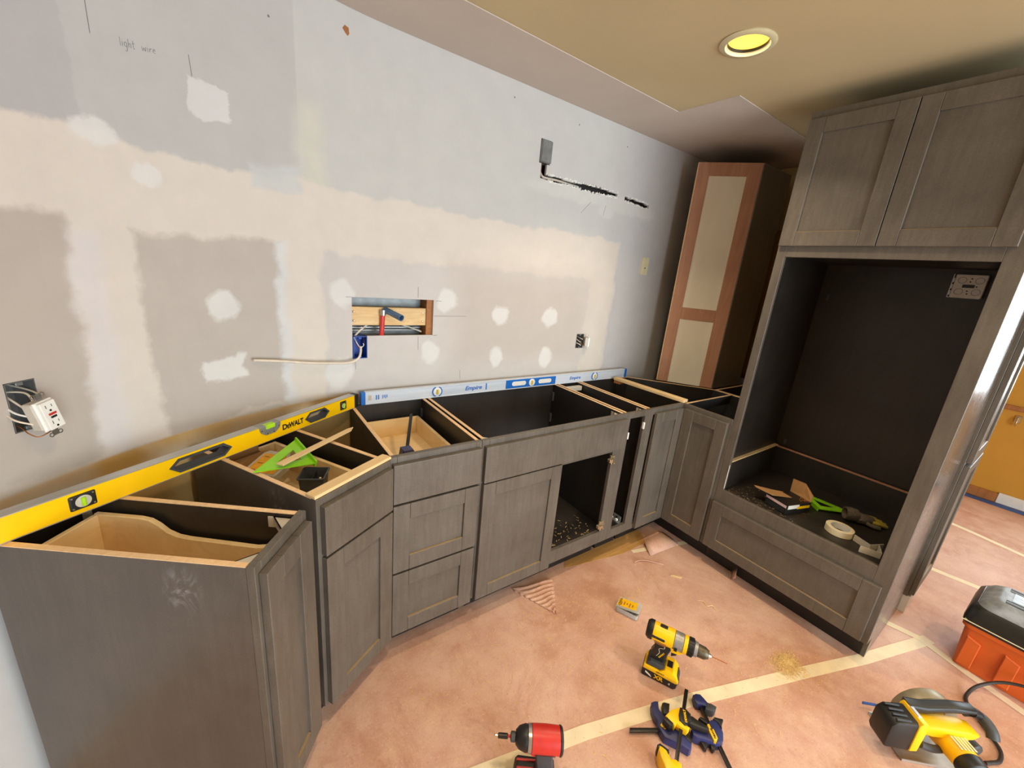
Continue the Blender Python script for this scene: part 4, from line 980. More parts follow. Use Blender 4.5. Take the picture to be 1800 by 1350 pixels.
MB().add([(0.083, -0.055, 0.052), (0.083, 0.058, 0.052), (0.098, 0.07, 0.118), (0.092, 0.0, 0.128), (0.095, -0.05, 0.085)], [(0, 1, 2, 3, 4)]).add([(0.0845, -0.055, 0.052), (0.0845, 0.058, 0.052), (0.0995, 0.07, 0.118), (0.0935, 0.0, 0.128), (0.0965, -0.05, 0.085)], [(4, 3, 2, 1, 0)]).build('flap', M['card'], nb)
for i in range(14): 
    x, y = 0.03 + random.random() * 0.04, -0.045 + random.random() * 0.03
    MB().cyl((x, y, 0.054), (x + random.uniform(-.015, .015), y + random.uniform(-.015, .015), 0.058 + 0.012 * random.random()), 0.0012, n=6).build('screw', M['copper'], nb)
g2 = frame((3.411 - 3.25, -1.43 + 1.285, 0), (3.40 - 3.25, -1.14 + 1.285, 0), (3.235, -1.297, SZ + 0.011))
speed_square('speed_square', 'green speed square lying behind the black box on the oven shelf', g2)
tr = thing('tape_roll', 'roll of cream masking tape lying on the oven shelf', 'tape', (3.105, -1.425, SZ), 0)
MB().lathe([(0, 0.040), (0, 0.054), (0.001, 0.055), (0.029, 0.055), (0.030, 0.054), (0.030, 0.040), (0, 0.040)], n=40, cap=False).build('tape_ring', mat('cream_tape', (232, 218, 180), 0.6, var=0.02), tr, 40)
core = MB().lathe([(0.0005, 0.0395), (0.0295, 0.0395), (0.0295, 0.0375), (0.0005, 0.0375), (0.0005, 0.0395)], n=40, cap=False).build('core', M['plast'], tr, 40)
for i in range(7):
    a = math.radians(60 + i * 12); c_, s_ = math.cos(a), math.sin(a)
    rbox((-0.002, -0.0003, 0.010), (0.002, 0.0003, 0.020), 0).build('core_print', M['pencil'], core, None, frame((-s_, c_, 0), (c_, s_, 0), (0.0370 * c_, 0.0370 * s_, 0)))
gl = thing('work_glove', 'crumpled grey and yellow work glove at the back of the oven shelf', 'glove', (3.325, -1.452, SZ), math.radians(-42))
def blob(rx, ry, rz, c, n=14, m=9, sd=0, amp=0.12):
    rg = random.Random(sd); mb = MB(); rings = []
    for i in range(m + 1):
        ph = PI * i / m; ring_ = []
        for k in range(n):
            a = 2 * PI * k / n; f = 1 + amp * (rg.random() - 0.5) * (1 if 0 < i < m else 0)
            ring_.append((c[0] + rx * math.sin(ph) * math.cos(a) * f, c[1] + ry * math.sin(ph) * math.sin(a) * f, c[2] - rz * math.cos(ph) * f))
        rings.append(ring_)
    return mb.loft(rings, None, False)
blob(0.050, 0.036, 0.022, (0, 0, 0.024), sd=2, amp=0.3).build('palm', M['glove'], gl, 70)
for i, (yy, l_) in enumerate(((-0.026, 0.055), (-0.009, 0.065), (0.009, 0.062), (0.026, 0.05))):
    MB().tube([(0.03, yy, 0.022), (0.055, yy * 1.25, 0.020), (0.05 + l_ * 0.8, yy * 1.3 + 0.004, 0.010)], 0.0092, 10).build('finger', M['glovey'], gl, 70)
MB().tube([(0.0, -0.032, 0.018), (0.02, -0.05, 0.014), (0.045, -0.056, 0.012)], 0.010, 10).build('thumb', M['glove'], gl, 70)
MB().lathe([(0, 0.030), (0.03, 0.034), (0.05, 0.030), (0.05, 0.026), (0, 0.026)], (-0.03, 0, 0.037), (-1, 0.2, 0.0), 16, cap=False, sq=1.0).build('cuff', M['glove'], gl, 50)
tag(blob(0.05, 0.04, 0.036, (3.465, -1.592, SZ + 0.044), 18, 11, 5, 0.35).build('plastic_bag', M['bagb'], None, 60), 'crumpled dark plastic bag in the right rear corner of the oven shelf', 'bag')
def bracket(label, loc, rz, fl=1):
    b = thing('plastic_bracket', label, 'bracket', loc, rz, 'plastic corner brackets on the oven shelf')
    MB().prism([(0, 0), (0.062, 0), (0, 0.062)], 0, 0.003, 'z').build('web', M['clearb'], b)
    MB().box((0, -0.003, 0), (0.07, 0, 0.030), 0).build('flange', M['clearb'], b); MB().box((-0.003, -0.003, 0), (0, 0.07, 0.030), 0).build('flange', M['clearb'], b)
bracket('milky plastic corner bracket nearest the tape roll on the oven shelf', (3.065, -1.548, SZ + 0.0005), math.radians(-25))
bracket('milky plastic corner bracket against the right stile on the oven shelf', (3.035, -1.592, SZ + 0.0005), math.radians(20))
eb2 = thing('outlet_box', 'white square junction box with knockouts set in the oven cabinet back', 'outlet box', mtx=frame((0, -1, 0), (0, 0, 1), (3.545, -1.478, 1.649)))
pl_ = rbox((-0.050, -0.050, -0.018), (0.050, 0.050, 0.010), 0.004, 2).build('box_face', M['white'], eb2)
for x, y in ((-0.026, 0.024), (0.028, 0.024), (-0.026, -0.026), (0.028, -0.026)):
    MB().lathe([(0, 0.0125), (0, 0.0142), (0.0012, 0.0142), (0.0012, 0.0125), (0, 0.0125)], (x, y, 0.0100), (0, 0, 1), 20, cap=False).build('knockout', M['galv'], eb2)
for x, y in ((0.002, 0.032), (0.0, 0.018), (0.024, -0.002), (0.0, -0.022), (0.002, -0.034)): MB().lathe([(0, 0.003), (0.0005, 0.003)], (x, y, 0.0100), (0, 0, 1), 8).build('screw_hole', M['black'], eb2)
rbox((-0.020, -0.008, 0.0100), (0.018, 0.006, 0.0108), 0).build('stamped_label', M['grey'], eb2)
for i in range(3): rbox((-0.056, -0.042 + i * 0.028, 0.0), (-0.051, -0.022 + i * 0.028, 0.006), 0.001).build('side_tab', M['steel'], eb2)
MB().box((-0.058, -0.052, 0.004), (-0.056, 0.050, 0.008), 0).box((-0.058, -0.053, 0.004), (0.045, -0.0512, 0.008), 0).build('box_rim', M['steel'], eb2)

# ================================================================== floor: tape, paper, dust
def strip(label, pts, w, z=0.0006):
    mb = MB(); n = len(pts); P_ = [Vector(p) for p in pts]; L = []; R = []
    for i in range(n):
        t_ = (P_[min(i + 1, n - 1)] - P_[max(i - 1, 0)]).normalized(); nn_ = Vector((-t_.y, t_.x)) * w / 2
        L.append(P_[i] + nn_); R.append(P_[i] - nn_)
    poly_ = [tuple(p) for p in L] + [tuple(p) for p in reversed(R)]
    o = mb.prism(poly_, z, z + 0.0005, 'z').build('masking_tape', M['tape'])
    return tag(o, label, 'tape', 'masking tape on the paper floor')
strip('long masking tape strip running past the drills to the oven cabinet', [(1.25, -1.113), (1.716, -1.224), (2.141, -1.352), (2.678, -1.540), (3.022, -1.664), (3.25, -1.735), (3.47, -1.806)], 0.048)
strip('masking tape strip running under the orange toolbox', [(3.405, -1.64), (3.435, -1.78), (3.372, -1.95), (3.335, -2.08), (3.25, -2.35)], 0.040, 0.0012)
strip('farthest masking tape strip towards the yellow wall', [(5.18, -1.60), (5.16, -1.72), (5.085, -2.0), (4.98, -2.4)], 0.045)
strip('masking tape strip on the floor beside the pantry door', [(4.24, -1.62), (4.265, -1.78), (4.28, -1.86), (4.33, -2.1)], 0.045)
strip('short masking tape strip in the corner by the toe kicks', [(2.655, -0.667), (2.80, -0.705), (3.05, -0.776)], 0.026, 0.0016)
# torn and rucked up paper
def paper_flap(name, label, rows):
    mb = MB(); nr = len(rows); nc = len(rows[0])
    mb.add([p for r in rows for p in r], [(i * nc + j, i * nc + j + 1, (i + 1) * nc + j + 1, (i + 1) * nc + j) for i in range(nr - 1) for j in range(nc - 1)])
    o = mb.build(name, M['paper'], None, 70)
    sol = o.modifiers.new('thickness', 'SOLIDIFY'); sol.thickness = 0.0008
    return tag(o, label, 'paper')
a, b, c = Vector((1.86, -0.56)), Vector((2.085, -0.615)), Vector((1.955, -0.79))
rows = []
for i in range(57):
    u = i / 56; l_ = a.lerp(c, u ** 0.9); r_ = b.lerp(c + Vector((0.012, 0.01)), u); row = []
    for j in range(9):
        v = j / 8; p = l_.lerp(r_, v) + Vector((0.004 * math.sin(9 * v + i), 0.004 * math.sin(7 * v + 2)))
        row.append((p.x, p.y, 0.0022 + 0.010 * (0.5 + 0.5 * math.sin(u * 50 + 1.3 * math.sin(3 * v))) * (0.35 + 0.65 * v)))
    rows.append(row)
paper_flap('wrinkled_paper', 'rucked, pleated patch of torn floor paper near the sink base', rows)
paper_flap('torn_paper', 'folded flap of torn floor paper standing up in the corner', [[(2.775, -0.655, 0.030), (2.83, -0.665, 0.045), (2.91, -0.655, 0.030), (2.985, -0.64, 0.012)], [(2.745, -0.70, 0.018), (2.80, -0.71, 0.030), (2.89, -0.715, 0.018), (2.99, -0.71, 0.006)], [(2.725, -0.745, 0.001), (2.79, -0.752, 0.004), (2.88, -0.76, 0.003), (2.985, -0.765, 0.001)]])
paper_flap('torn_paper', 'small curled scrap of paper at the toe kick of the oven cabinet', [[(3.033, -1.062, 0.001), (3.00, -1.08, 0.003), (2.975, -1.088, 0.001)], [(3.032, -1.075, 0.030), (2.995, -1.092, 0.022), (2.975, -1.10, 0.008)], [(3.030, -1.088, 0.052), (3.00, -1.10, 0.044), (2.978, -1.112, 0.024)]])
tag(MB().tube([(2.585, -0.742, 0.002), (2.60, -0.738, 0.006), (2.645, -0.752, 0.008), (2.70, -0.80, 0.004), (2.73, -0.83, 0.002)], 0.003, 6).build('paper_curl', M['paper'], None, 60), 'thin curl of torn floor paper in front of the corner', 'paper')
# sawdust and chips
def dust(n, fx, size, z0=0.0008):
    mb = MB(); rg = random.Random(n)
    for i in range(n):
        x, y, z = fx(rg); a = rg.random() * PI; l_ = size * (0.4 + rg.random() * 1.4); w_ = size * 0.16 * (0.5 + rg.random())
        c_, s_ = math.cos(a), math.sin(a); h = size * 0.25 * rg.random()
        mb.add([(x - c_ * l_ - s_ * w_, y - s_ * l_ + c_ * w_, z), (x + c_ * l_ - s_ * w_, y + s_ * l_ + c_ * w_, z + h), (x + c_ * l_ + s_ * w_, y + s_ * l_ - c_ * w_, z + h), (x - c_ * l_ + s_ * w_, y - s_ * l_ - c_ * w_, z)], [(0, 1, 2, 3)])
    return mb.build('sawdust', M['dust'])
tag(dust(1300, lambda g: (lambda x, y: (x, y if not (1.8 < x < 2.22 and y < -1.12) else y + 0.5, 0.0012))(g.uniform(1.25, 2.98), -0.68 - g.random() * 0.95), 0.0046), 'wood shavings scattered over the paper floor', 'sawdust', None, 'stuff')
tag(dust(420, lambda g: (2.35 + g.gauss(0, 0.07), -0.935 + g.gauss(0, 0.02) + 0.05 * math.sin(g.random() * 3), 0.0012), 0.003), 'faint streak of sawdust beside the clear bit box', 'sawdust', None, 'stuff')
def pile(g):
    r = abs(g.gauss(0, 1)); a = g.random() * 2 * PI
    return (2.668 + 0.042 * r * math.cos(a) + 0.02 * g.random(), -1.492 + 0.030 * r * math.sin(a), 0.0015 + max(0.0, 0.008 * (1 - r / 2.2)) * g.random())
tag(dust(2600, pile, 0.0040), 'little heap of yellow sawdust on the long tape strip', 'sawdust', None, 'stuff')
tag(dust(60, lambda g: (2.06 + 0.32 * g.random() ** 0.6, -0.585 + 0.16 * g.random() ** 1.5, 0.1892), 0.0055), 'metal and wood shavings on the sink base floor', 'shavings', None, 'stuff')
tag(dust(160, lambda g: (2.985 + 0.20 * g.random() ** 1.6, -0.945 - 0.35 * g.random(), SZ + 0.0005), 0.003), 'wood chips on the left of the oven shelf', 'wood chips', None, 'stuff')
tag(MB().prism([(2.688, -0.905), (2.705, -0.912), (2.735, -0.945), (2.722, -0.948)], 0.001, 0.006, 'z').build('wood_chip', M['pine']), 'single pale wood chip on the floor in front of the corner', 'wood chip')
tag(MB().tube([(2.66, -1.085, 0.003), (2.675, -1.105, 0.005), (2.667, -1.13, 0.003), (2.69, -1.145, 0.006), (2.68, -1.165, 0.002)], 0.0014, 5).build('wood_curl', M['pine']), 'thin pale wood curl on the floor in front of the oven cabinet', 'wood curl')

# ================================================================== clear bit box
bx_ = thing('bit_box', 'half-open clear bit box with yellow label on the paper floor', 'box', (2.277, -0.948, 0.001), math.radians(-66))
MB().loft([rr_rect(0.050, 0.030, 0.010, 0.0), rr_rect(0.053, 0.033, 0.010, 0.003), rr_rect(0.054, 0.034, 0.010, 0.026), rr_rect(0.0515, 0.0315, 0.009, 0.026), rr_rect(0.050, 0.030, 0.009, 0.005)]).build('tray', M['clear'], bx_, 40)
for i in range(9): MB().cyl((0.0 + 0.005 * i, -0.02, 0.010 + 0.003 * (i % 3)), (0.006 + 0.005 * i, 0.018, 0.012 + 0.003 * ((i + 1) % 3)), 0.0026, n=6).build('bit', M['steel'], bx_)
lidm = Matrix.Translation((-0.052, 0, 0.027)) @ Matrix.Rotation(math.radians(-9), 4, 'Y')
lid = MB().loft([[(x + 0.054, y, z) for x, y, z in rr_rect(0.054, 0.034, 0.010, 0.0)], [(x + 0.054, y, z) for x, y, z in rr_rect(0.054, 0.034, 0.010, 0.006)]]).build('lid', M['clear'], bx_, 40, lidm)
MB().box((0.004, -0.026, 0.0062), (0.092, 0.026, 0.0068), 0).build('yellow_label', M['yellow'], lid)
for i in range(5): MB().box((0.018 + 0.013 * i, -0.020 + 0.006 * (i % 3), 0.0069), (0.023 + 0.013 * i, 0.004 + 0.005 * (i % 2), 0.0072), 0).build('printed_line', M['stud'], lid)
text('lettering', 'DEWALT', 0.013, Matrix.Translation((0.012, 0.0, 0.0069)) @ Matrix.Rotation(-PI / 2, 4, 'Z'), M['black'], lid, bold=0.0002)

# ================================================================== cordless drill
dr = thing('cordless_drill', 'yellow and black cordless drill standing on its battery, thin bit fitted', 'drill', (2.138, -1.232, 0.001), math.radians(-63))
def xz(mb, pts, hy, bev=0.004, seg=2): return mb.prism(pts, -hy, hy, 'y', bev, None, seg)
bt = xz(MB(), [(-0.066, 0.0), (0.052, 0.0), (0.062, 0.008), (0.064, 0.030), (0.056, 0.040), (-0.066, 0.040), (-0.070, 0.034), (-0.070, 0.006)], 0.037).build('battery', M['black'], dr, 35)
bt2 = xz(MB(), [(-0.068, 0.036), (0.058, 0.030), (0.066, 0.036), (0.056, 0.060), (0.040, 0.074), (0.012, 0.074), (-0.008, 0.054), (-0.066, 0.054)], 0.0385, 0.005).build('battery_top', M['yellow'], dr, 35)
xz(MB(), [(-0.060, 0.0545), (-0.010, 0.0545), (0.008, 0.066), (0.006, 0.080), (-0.046, 0.080), (-0.058, 0.07)], 0.034, 0.006).build('battery_latch_block', M['grey'], dr, 35)
rbox((0.016, -0.016, 0.0742), (0.036, 0.016, 0.077), 0.001).build('battery_button', M['black'], bt2)
MB().prism([(0.0575, 0.058), (0.066, 0.038), (0.068, 0.040), (0.060, 0.060)], -0.022, 0.022, 'y').build('battery_end_panel', M['grey'], bt2)
sidem = lambda x, z, y=-0.0372: frame((1, 0, 0), (0, 0, 1), (x, y, z))
text('lettering', 'XR', 0.026, sidem(-0.005, 0.019), M['yellow'], bt, bold=0.0008)
text('lettering', 'DEWALT', 0.0075, sidem(-0.002, 0.047, -0.0387), M['black'], bt2, bold=0.0002)
MB().prism([(-0.056, 0.020), (-0.030, 0.008), (-0.036, 0.018), (-0.056, 0.028)], -0.0378, -0.0371, 'y').build('white_mark', M['plast'], bt)
text('lettering', '4', 0.016, sidem(0.036, 0.017), M['plast'], bt)
hnd = xz(MB(), [(-0.050, 0.072), (0.000, 0.072), (0.004, 0.100), (0.014, 0.140), (0.020, 0.168), (-0.040, 0.172), (-0.046, 0.150), (-0.044, 0.130), (-0.054, 0.105)], 0.0165, 0.007, 3).build('handle', M['black'], dr, 40)
for y in (-0.0168, 0.0162):
    MB().tube([(-0.030, y, 0.100), (-0.022, y, 0.120), (-0.026, y, 0.138), (-0.008, y, 0.148), (-0.010, y, 0.158)], 0.0009, 5).build('trim_line', M['ivory'], hnd)
text('lettering', 'DEWALT', 0.0085, frame((0.45, 0, 0.9), (-0.9, 0, 0.45), (-0.012, -0.0166, 0.112)), M['yellow'], hnd, bold=0.0002)
xz(MB(), [(0.018, 0.146), (0.044, 0.150), (0.060, 0.166), (0.010, 0.168)], 0.018, 0.003).build('trigger_guard', M['yellow'], dr, 40)
xz(MB(), [(0.020, 0.120), (0.036, 0.132), (0.046, 0.150), (0.018, 0.150)], 0.009, 0.003).build('trigger', M['black'], dr, 40)
AZ = 0.197
hs = MB().lathe([(-0.084, 0.012), (-0.083, 0.026), (-0.074, 0.034), (-0.05, 0.036), (0.016, 0.036), (0.017, 0.033)], (0, 0, AZ), (1, 0, 0), 32).build('motor_housing', M['yellow'], dr, 40)
MB().lathe([(-0.087, 0.016), (-0.086, 0.029), (-0.076, 0.0372), (-0.062, 0.0375), (-0.061, 0.036)], (0, 0, AZ), (1, 0, 0), 32).build('rear_cap', M['black'], hs, 40)
for y in (-1, 1):
    rbox((-0.070, y * 0.030 - 0.008, AZ - 0.004), (-0.012, y * 0.030 + 0.008, AZ + 0.008), 0.003).build('side_vent', M['black'], hs)
rbox((-0.040, -0.008, AZ + 0.034), (-0.012, 0.008, AZ + 0.040), 0.002).build('speed_switch', M['black'], hs)
for i in range(3): rbox((-0.050, -0.0345, AZ - 0.014 - i * 0.005), (-0.006, -0.0335, AZ - 0.012 - i * 0.005), 0).build('printed_line', M['stud'], hs)
MB().lathe([(0.017, 0.031), (0.019, 0.0345), (0.050, 0.0345), (0.052, 0.031)], (0, 0, AZ), (1, 0, 0), 32).build('gear_case', M['castgrey'], dr, 40)
rbox((0.022, -0.0365, AZ - 0.02), (0.034, -0.030, AZ - 0.004), 0.001).build('mode_mark', M['black'], dr)
MB().lathe([(0.052, 0.032), (0.053, 0.0345), (0.066, 0.0345), (0.067, 0.032)], (0, 0, AZ), (1, 0, 0), 32).build('yellow_ring', M['yellow'], dr, 40)
mb = MB().lathe([(0.067, 0.030), (0.068, 0.0325), (0.088, 0.032), (0.090, 0.028)], (0, 0, AZ), (1, 0, 0), 32)
for i in range(16):
    a = 2 * PI * i / 16; mb.box((0.069, -0.0025, 0.031), (0.087, 0.0025, 0.0345), 0, Matrix.Translation((0, 0, AZ)) @ Matrix.Rotation(a, 4, 'X'))
mb.build('clutch_collar', M['black'], dr, 30)
MB().lathe([(0.090, 0.026), (0.091, 0.028), (0.102, 0.0275), (0.103, 0.024)], (0, 0, AZ), (1, 0, 0), 28).build('silver_ring', M['castgrey'], dr, 40)
MB().lathe([(0.103, 0.022), (0.104, 0.0235), (0.128, 0.0225), (0.134, 0.019), (0.142, 0.015), (0.143, 0.009)], (0, 0, AZ), (1, 0, 0), 28).build('chuck', M['chuck'], dr, 35)
MB().lathe([(0.143, 0.008), (0.152, 0.005)], (0, 0, AZ), (1, 0, 0), 6).build('chuck_jaws', M['steel'], dr)
MB().lathe([(0.150, 0.0016), (0.205, 0.0016), (0.209, 0.0003)], (0, 0, AZ), (1, 0, 0), 8).build('drill_bit', M['copper'], dr)

# ================================================================== impact driver
im = thing('impact_driver', 'red impact driver with black nose, cut off by the bottom edge', 'impact driver', (1.490, -1.250, 0.001), math.radians(144.5))
AZ = 0.185
bi = xz(MB(), [(-0.045, 0.0), (0.075, 0.0), (0.08, 0.01), (0.078, 0.045), (0.07, 0.056), (-0.045, 0.05)], 0.036, 0.006).build('battery', M['black'], im, 35)
for y in (-0.022, 0.0, 0.022): rbox((-0.01, y - 0.003, 0.05), (0.074, y + 0.003, 0.0585), 0.001).build('red_rib', M['red'], bi)
xz(MB(), [(-0.040, 0.05), (0.02, 0.052), (0.016, 0.09), (0.022, 0.12), (0.026, 0.152), (-0.026, 0.155), (-0.030, 0.12), (-0.036, 0.09)], 0.0175, 0.007, 3).build('handle', M['grey'], im, 40)
xz(MB(), [(0.022, 0.118), (0.036, 0.126), (0.046, 0.150), (0.022, 0.150)], 0.010, 0.003).build('trigger', M['red'], im, 40)
xz(MB(), [(0.024, 0.140), (0.060, 0.148), (0.066, 0.162), (0.0, 0.165), (0.0, 0.150)], 0.018, 0.003).build('collar_block', M['red'], im, 40)
mh = MB().lathe([(-0.044, 0.030), (-0.043, 0.036), (0.0, 0.0375), (0.040, 0.036), (0.041, 0.030)], (0, 0, AZ), (1, 0, 0), 32).build('motor_housing', M['red'], im, 40)
MB().lathe([(-0.053, 0.020), (-0.052, 0.034), (-0.048, 0.0375), (-0.044, 0.0375), (-0.043, 0.034)], (0, 0, AZ), (1, 0, 0), 32).build('rear_cap', M['black'], im, 40)
MB().lathe([(0.041, 0.034), (0.042, 0.0365), (0.052, 0.0355), (0.053, 0.032)], (0, 0, AZ), (1, 0, 0), 32).build('silver_band', M['steel'], im, 40)
MB().lathe([(0.053, 0.033), (0.060, 0.034), (0.078, 0.028), (0.088, 0.018), (0.089, 0.012)], (0, 0, AZ), (1, 0, 0), 32).build('nose', M['black'], im, 40)
MB().lathe([(0.089, 0.010), (0.090, 0.0135), (0.102, 0.0135), (0.104, 0.009)], (0, 0, AZ), (1, 0, 0), 24).build('bit_collet', M['grey'], im, 35)
MB().lathe([(0.104, 0.0045), (0.112, 0.0045)], (0, 0, AZ), (1, 0, 0), 6).build('bit_shank', M['red'], im)
MB().lathe([(0.112, 0.006), (0.114, 0.0075), (0.140, 0.0075), (0.142, 0.005)], (0, 0, AZ), (1, 0, 0), 16).build('bit_holder', M['steeldk'], im, 35)
MB().lathe([(0.142, 0.003), (0.150, 0.0032), (0.154, 0.001)], (0, 0, AZ), (1, 0, 0), 8).build('driver_bit', M['brass'], im)
for y in (-0.0375, 0.0365): rbox((-0.030, y, AZ - 0.012), (0.030, y + 0.001, AZ - 0.0105), 0).build('grip_line', M['black'], mh)

# ================================================================== clamps on the floor
def poly(name, pts, z0, z1, m, par, bev=0.003):
    c_ = Vector((par.location.x, par.location.y))
    return MB().prism([tuple(Vector(p) - c_) for p in pts], z0, z1, 'z', bev, None, 2).build(name, m, par, 35)
k1 = thing('trigger_clamp', 'navy blue trigger clamp lying under the yellow one, bar pointing left', 'clamp', (1.97, -1.37, 0.001), 0, 'trigger clamps on the floor')
poly('bar', [(1.858, -1.304), (1.847, -1.313), (2.035, -1.426), (2.048, -1.418)], 0.010, 0.017, M['steeldk'], k1, 0.001)
kb = poly('clamp_body', [(1.988, -1.295), (2.002, -1.298), (2.014, -1.306), (1.994, -1.324), (1.988, -1.347), (1.982, -1.369), (1.996, -1.403), (1.993, -1.415), (2.000, -1.436), (1.994, -1.456), (1.978, -1.465), (1.968, -1.463), (1.959, -1.442), (1.946, -1.420), (1.930, -1.394), (1.936, -1.371), (1.947, -1.353), (1.954, -1.349), (1.959, -1.330), (1.971, -1.310)], 0.0, 0.034, M['navy'], k1)
poly('jaw_pad', [(2.024, -1.317), (2.033, -1.319), (2.047, -1.333), (2.019, -1.350), (2.006, -1.350), (1.994, -1.343)], 0.002, 0.032, M['black'], k1)
poly('trigger', [(1.990, -1.418), (2.010, -1.431), (2.004, -1.452), (1.990, -1.456), (1.990, -1.436)], 0.006, 0.036, M['black'], k1)
poly('black_panel', [(1.946, -1.363), (1.962, -1.358), (1.990, -1.398), (1.972, -1.406), (1.946, -1.390)], 0.034, 0.0365, M['black'], kb, 0.0005).matrix_local = Matrix.Translation((0, 0, 0))
for o_ in list(kb.children): o_.matrix_local = Matrix.Identity(4)
poly('yellow_label', [(1.946, -1.363), (1.956, -1.362), (1.957, -1.373), (1.946, -1.372)], 0.0366, 0.0375, M['yellow'], k1, 0)
text('lettering', 'QUICK-GRIP', 0.0085, Matrix.Translation((1.963 - 1.97, -1.385 + 1.37, 0.0367)) @ Matrix.Rotation(math.radians(-33), 4, 'Z'), M['label_o'], k1, bold=0.0002, sx=0.8)
k2 = thing('trigger_clamp', 'yellow and black trigger clamp lying across the navy one', 'clamp', (1.99, -1.40, 0.001), 0, 'trigger clamps on the floor')
poly('bar', [(2.130, -1.338), (2.135, -1.349), (1.885, -1.471), (1.878, -1.462)], 0.040, 0.056, M['steeldk'], k2, 0.001)
poly('clamp_body', [(1.969, -1.362), (2.000, -1.361), (2.025, -1.367), (2.044, -1.375), (2.016, -1.387), (1.997, -1.399), (2.009, -1.432), (1.992, -1.432), (1.983, -1.413), (1.980, -1.399), (1.968, -1.400), (1.968, -1.392), (1.969, -1.369)], 0.038, 0.066, M['yellow'], k2)
kk = poly('grip_panel', [(2.038, -1.374), (2.051, -1.385), (2.051, -1.408), (2.034, -1.421), (2.011, -1.418), (2.007, -1.425), (1.997, -1.419), (1.997, -1.399), (2.010, -1.387)], 0.040, 0.070, M['black'], k2)
poly('handle', [(2.046, -1.403), (2.057, -1.414), (2.061, -1.432), (2.072, -1.456), (2.072, -1.468), (2.063, -1.471), (2.051, -1.458), (2.032, -1.435), (2.022, -1.418)], 0.038, 0.062, M['black'], k2, 0.005)
poly('jaw_pad', [(1.962, -1.363), (1.967, -1.371), (1.970, -1.393), (1.962, -1.397), (1.951, -1.390), (1.950, -1.366)], 0.040, 0.068, M['black'], k2)
poly('fixed_jaw', [(1.875, -1.406), (1.880, -1.415), (1.883, -1.428), (1.879, -1.439), (1.875, -1.452), (1.887, -1.460), (1.892, -1.479), (1.867, -1.495), (1.828, -1.471), (1.841, -1.448), (1.850, -1.429), (1.863, -1.412)], 0.0, 0.058, M['yellow'], k2, 0.006)
poly('jaw_pad', [(1.871, -1.401), (1.883, -1.403), (1.892, -1.432), (1.886, -1.437), (1.880, -1.434), (1.872, -1.413), (1.864, -1.408)], 0.012, 0.056, M['black'], k2, 0.003)
text('lettering', 'DEWALT', 0.011, Matrix.Translation((2.026 - 1.99, -1.402 + 1.40, 0.0702)) @ Matrix.Rotation(math.radians(42), 4, 'Z'), M['yellow'], k2, bold=0.0003)
k3 = thing('trigger_clamp', 'navy blue trigger clamp with yellow label, its long bar leaving the frame', 'clamp', (2.10, -1.46, 0.001), 0, 'trigger clamps on the floor')
poly('bar', [(2.152, -1.390), (2.163, -1.394), (2.056, -1.567), (2.043, -1.561)], 0.012, 0.020, M['steeldk'], k3, 0.001)
poly('fixed_jaw', [(2.156, -1.361), (2.170, -1.364), (2.183, -1.374), (2.182, -1.388), (2.179, -1.406), (2.188, -1.423), (2.164, -1.425), (2.158, -1.408), (2.151, -1.399), (2.139, -1.390), (2.141, -1.378)], 0.0, 0.032, M['navy'], k3)
poly('jaw_pad', [(2.177, -1.408), (2.186, -1.418), (2.192, -1.435), (2.179, -1.439), (2.166, -1.437), (2.147, -1.417), (2.153, -1.413)], 0.001, 0.034, M['grey'], k3)
poly('clamp_body', [(2.081, -1.472), (2.111, -1.450), (2.126, -1.449), (2.139, -1.459), (2.141, -1.473), (2.123, -1.497), (2.099, -1.510), (2.081, -1.510), (2.070, -1.502), (2.056, -1.486), (2.044, -1.471), (2.027, -1.456), (2.023, -1.444), (2.034, -1.429), (2.047, -1.442), (2.076, -1.464)], 0.0, 0.036, M['navy'], k3)
poly('yellow_label', [(2.094, -1.452), (2.101, -1.455), (2.093, -1.469), (2.099, -1.473), (2.083, -1.497), (2.067, -1.501), (2.064, -1.495), (2.078, -1.470)], 0.030, 0.042, M['yellow'], k3, 0.001)
text('lettering', 'IRWIN', 0.011, Matrix.Translation((2.083 - 2.10, -1.480 + 1.46, 0.0422)) @ Matrix.Rotation(math.radians(-122), 4, 'Z'), M['black'], k3, bold=0.0003)
poly('jaw_pad', [(2.133, -1.452), (2.144, -1.452), (2.165, -1.473), (2.158, -1.477), (2.147, -1.478), (2.128, -1.489), (2.138, -1.468)], 0.002, 0.040, M['black'], k3)
for p_ in ([(2.039, -1.460), (2.058, -1.474), (2.052, -1.484), (2.034, -1.490), (2.029, -1.485)], [(2.064, -1.482), (2.081, -1.499), (2.061, -1.506), (2.050, -1.505), (2.049, -1.498)]): poly('trigger', p_, 0.002, 0.022, M['black'], k3)
poly('release_lever', [(2.089, -1.423), (2.100, -1.424), (2.108, -1.445), (2.098, -1.456), (2.094, -1.445)], 0.006, 0.040, M['black'], k3, 0.002)

